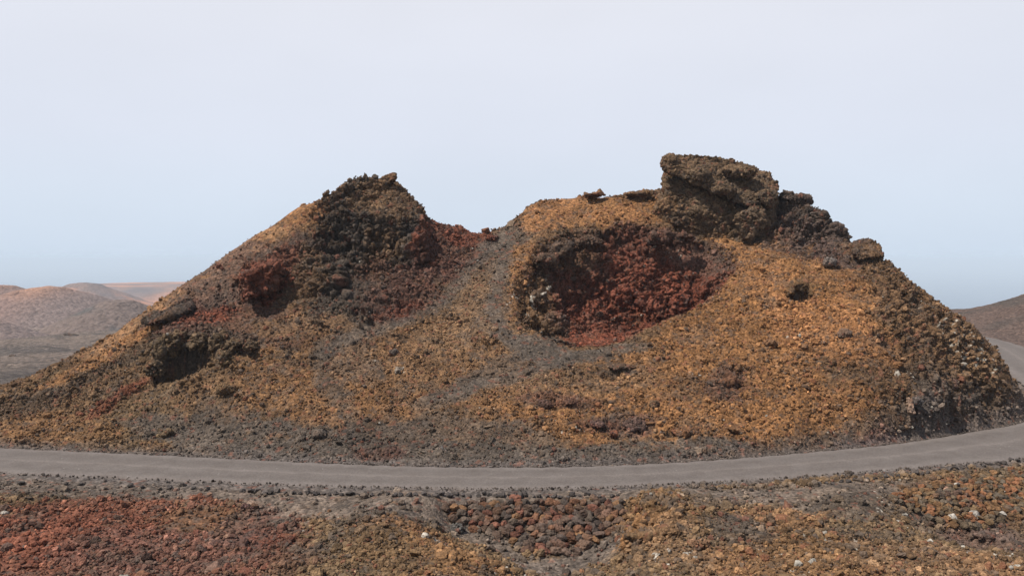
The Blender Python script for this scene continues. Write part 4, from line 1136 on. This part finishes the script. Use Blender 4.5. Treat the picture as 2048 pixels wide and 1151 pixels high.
def scatter(name, S, label):
    """Uncountable small stones: one object, stones set on its points by geometry nodes."""
    p, sc, rt, c = S
    n = len(p)
    me = bpy.data.meshes.new(name)
    me.vertices.add(n)
    me.vertices.foreach_set('co', p.astype(f32).ravel())
    for nm, tp, dt, fld in (('scl', 'FLOAT_VECTOR', sc, 'vector'), ('rot', 'FLOAT_VECTOR', rt, 'vector'), ('col', 'FLOAT_COLOR', np.c_[c, np.ones(n)], 'color'), ('pick', 'INT', rng.integers(0, 5, n), 'value')):
        a = me.attributes.new(nm, tp, 'POINT')
        a.data.foreach_set(fld, dt.astype(np.int32 if tp == 'INT' else f32).ravel())
    me.materials.append(M_STONE_I)
    o = link(name, me, kind='stuff', label=label)
    ng = bpy.data.node_groups.new(name, 'GeometryNodeTree')
    ng.interface.new_socket('Geometry', in_out='INPUT', socket_type='NodeSocketGeometry')
    ng.interface.new_socket('Geometry', in_out='OUTPUT', socket_type='NodeSocketGeometry')
    gn, gl = ng.nodes, ng.links
    gi, go = gn.new('NodeGroupInput'), gn.new('NodeGroupOutput')
    iop = gn.new('GeometryNodeInstanceOnPoints')
    jn = gn.new('GeometryNodeJoinGeometry')
    for k in range(5):
        ico = gn.new('GeometryNodeMeshIcoSphere'); ico.inputs['Radius'].default_value = 1; ico.inputs['Subdivisions'].default_value = 2
        jag = gn.new('GeometryNodeSetPosition')
        pos = gn.new('GeometryNodeInputPosition')
        rv = gn.new('FunctionNodeRandomValue'); rv.data_type = 'FLOAT'
        rv.inputs[2].default_value = .45; rv.inputs[3].default_value = 1.15; rv.inputs['Seed'].default_value = 11 + k
        sv = gn.new('ShaderNodeVectorMath'); sv.operation = 'SCALE'
        gl.new(pos.outputs[0], sv.inputs[0]); gl.new(rv.outputs[1], sv.inputs['Scale'])
        gl.new(ico.outputs['Mesh'], jag.inputs['Geometry']); gl.new(sv.outputs[0], jag.inputs['Position'])
        hull = gn.new('GeometryNodeConvexHull')
        gl.new(jag.outputs[0], hull.inputs[0])
        sd = gn.new('GeometryNodeSubdivideMesh'); sd.inputs['Level'].default_value = 2
        gl.new(hull.outputs[0], sd.inputs[0])
        sp = gn.new('GeometryNodeSetPosition')
        noi = gn.new('ShaderNodeTexNoise'); noi.inputs['Scale'].default_value = 2.2; noi.inputs['Detail'].default_value = 3.0
        off = gn.new('ShaderNodeVectorMath'); off.operation = 'ADD'; off.inputs[1].default_value = (k * 7.1, k * 3.3, k * 5.7)
        gl.new(pos.outputs[0], off.inputs[0]); gl.new(off.outputs[0], noi.inputs['Vector'])
        s2 = gn.new('ShaderNodeMath'); s2.operation = 'MULTIPLY_ADD'; s2.inputs[1].default_value = .55; s2.inputs[2].default_value = .78
        gl.new(noi.outputs['Fac'], s2.inputs[0])
        sw = gn.new('ShaderNodeVectorMath'); sw.operation = 'SCALE'
        gl.new(pos.outputs[0], sw.inputs[0]); gl.new(s2.outputs[0], sw.inputs['Scale'])
        gl.new(sd.outputs[0], sp.inputs['Geometry']); gl.new(sw.outputs[0], sp.inputs['Position'])
        sm = gn.new('GeometryNodeSetMaterial'); sm.inputs['Material'].default_value = M_STONE_I
        g2i = gn.new('GeometryNodeGeometryToInstance')
        gl.new(sp.outputs[0], sm.inputs['Geometry']); gl.new(sm.outputs[0], g2i.inputs[0])
        gl.new(g2i.outputs[0], jn.inputs[0])
    def named(nm, t):
        a = gn.new('GeometryNodeInputNamedAttribute'); a.data_type = t; a.inputs['Name'].default_value = nm
        return a.outputs['Attribute']
    iop.inputs['Pick Instance'].default_value = True
    gl.new(gi.outputs[0], iop.inputs['Points']); gl.new(jn.outputs[0], iop.inputs['Instance'])
    gl.new(named('pick', 'INT'), iop.inputs['Instance Index'])
    e2r = gn.new('FunctionNodeEulerToRotation')
    gl.new(named('rot', 'FLOAT_VECTOR'), e2r.inputs[0]); gl.new(e2r.outputs[0], iop.inputs['Rotation'])
    gl.new(named('scl', 'FLOAT_VECTOR'), iop.inputs['Scale'])
    gl.new(iop.outputs[0], go.inputs[0])
    md = o.modifiers.new('stones', 'NODES'); md.node_group = ng
    return o
# clinker on the crags
cs = []
for co, no, c in CR:
    n = len(co) // 13
    i = rng.integers(0, len(co), n)
    s = .058 * np.exp(rng.normal(0, .35, n))
    cs.append((co[i] - no[i] * (s * .1)[:, None], np.c_[s, s * .9, s * .8], rng.uniform(-3, 3, (n, 3)), stone_cols(c[i], np.zeros(n), n, .3)))
C_ = cat_(cs)
scatter('hill_rubble', [np.concatenate(x) for x in zip(H_, C_)], 'small ochre, brown and grey lava stones covering the hill')
scatter('ground_rubble', F_, 'small red, brown and ochre lava stones covering the ground before the road')
print('done', len(H_[0]), len(C_[0]), len(F_[0]), round(time.time() - T0, 1))
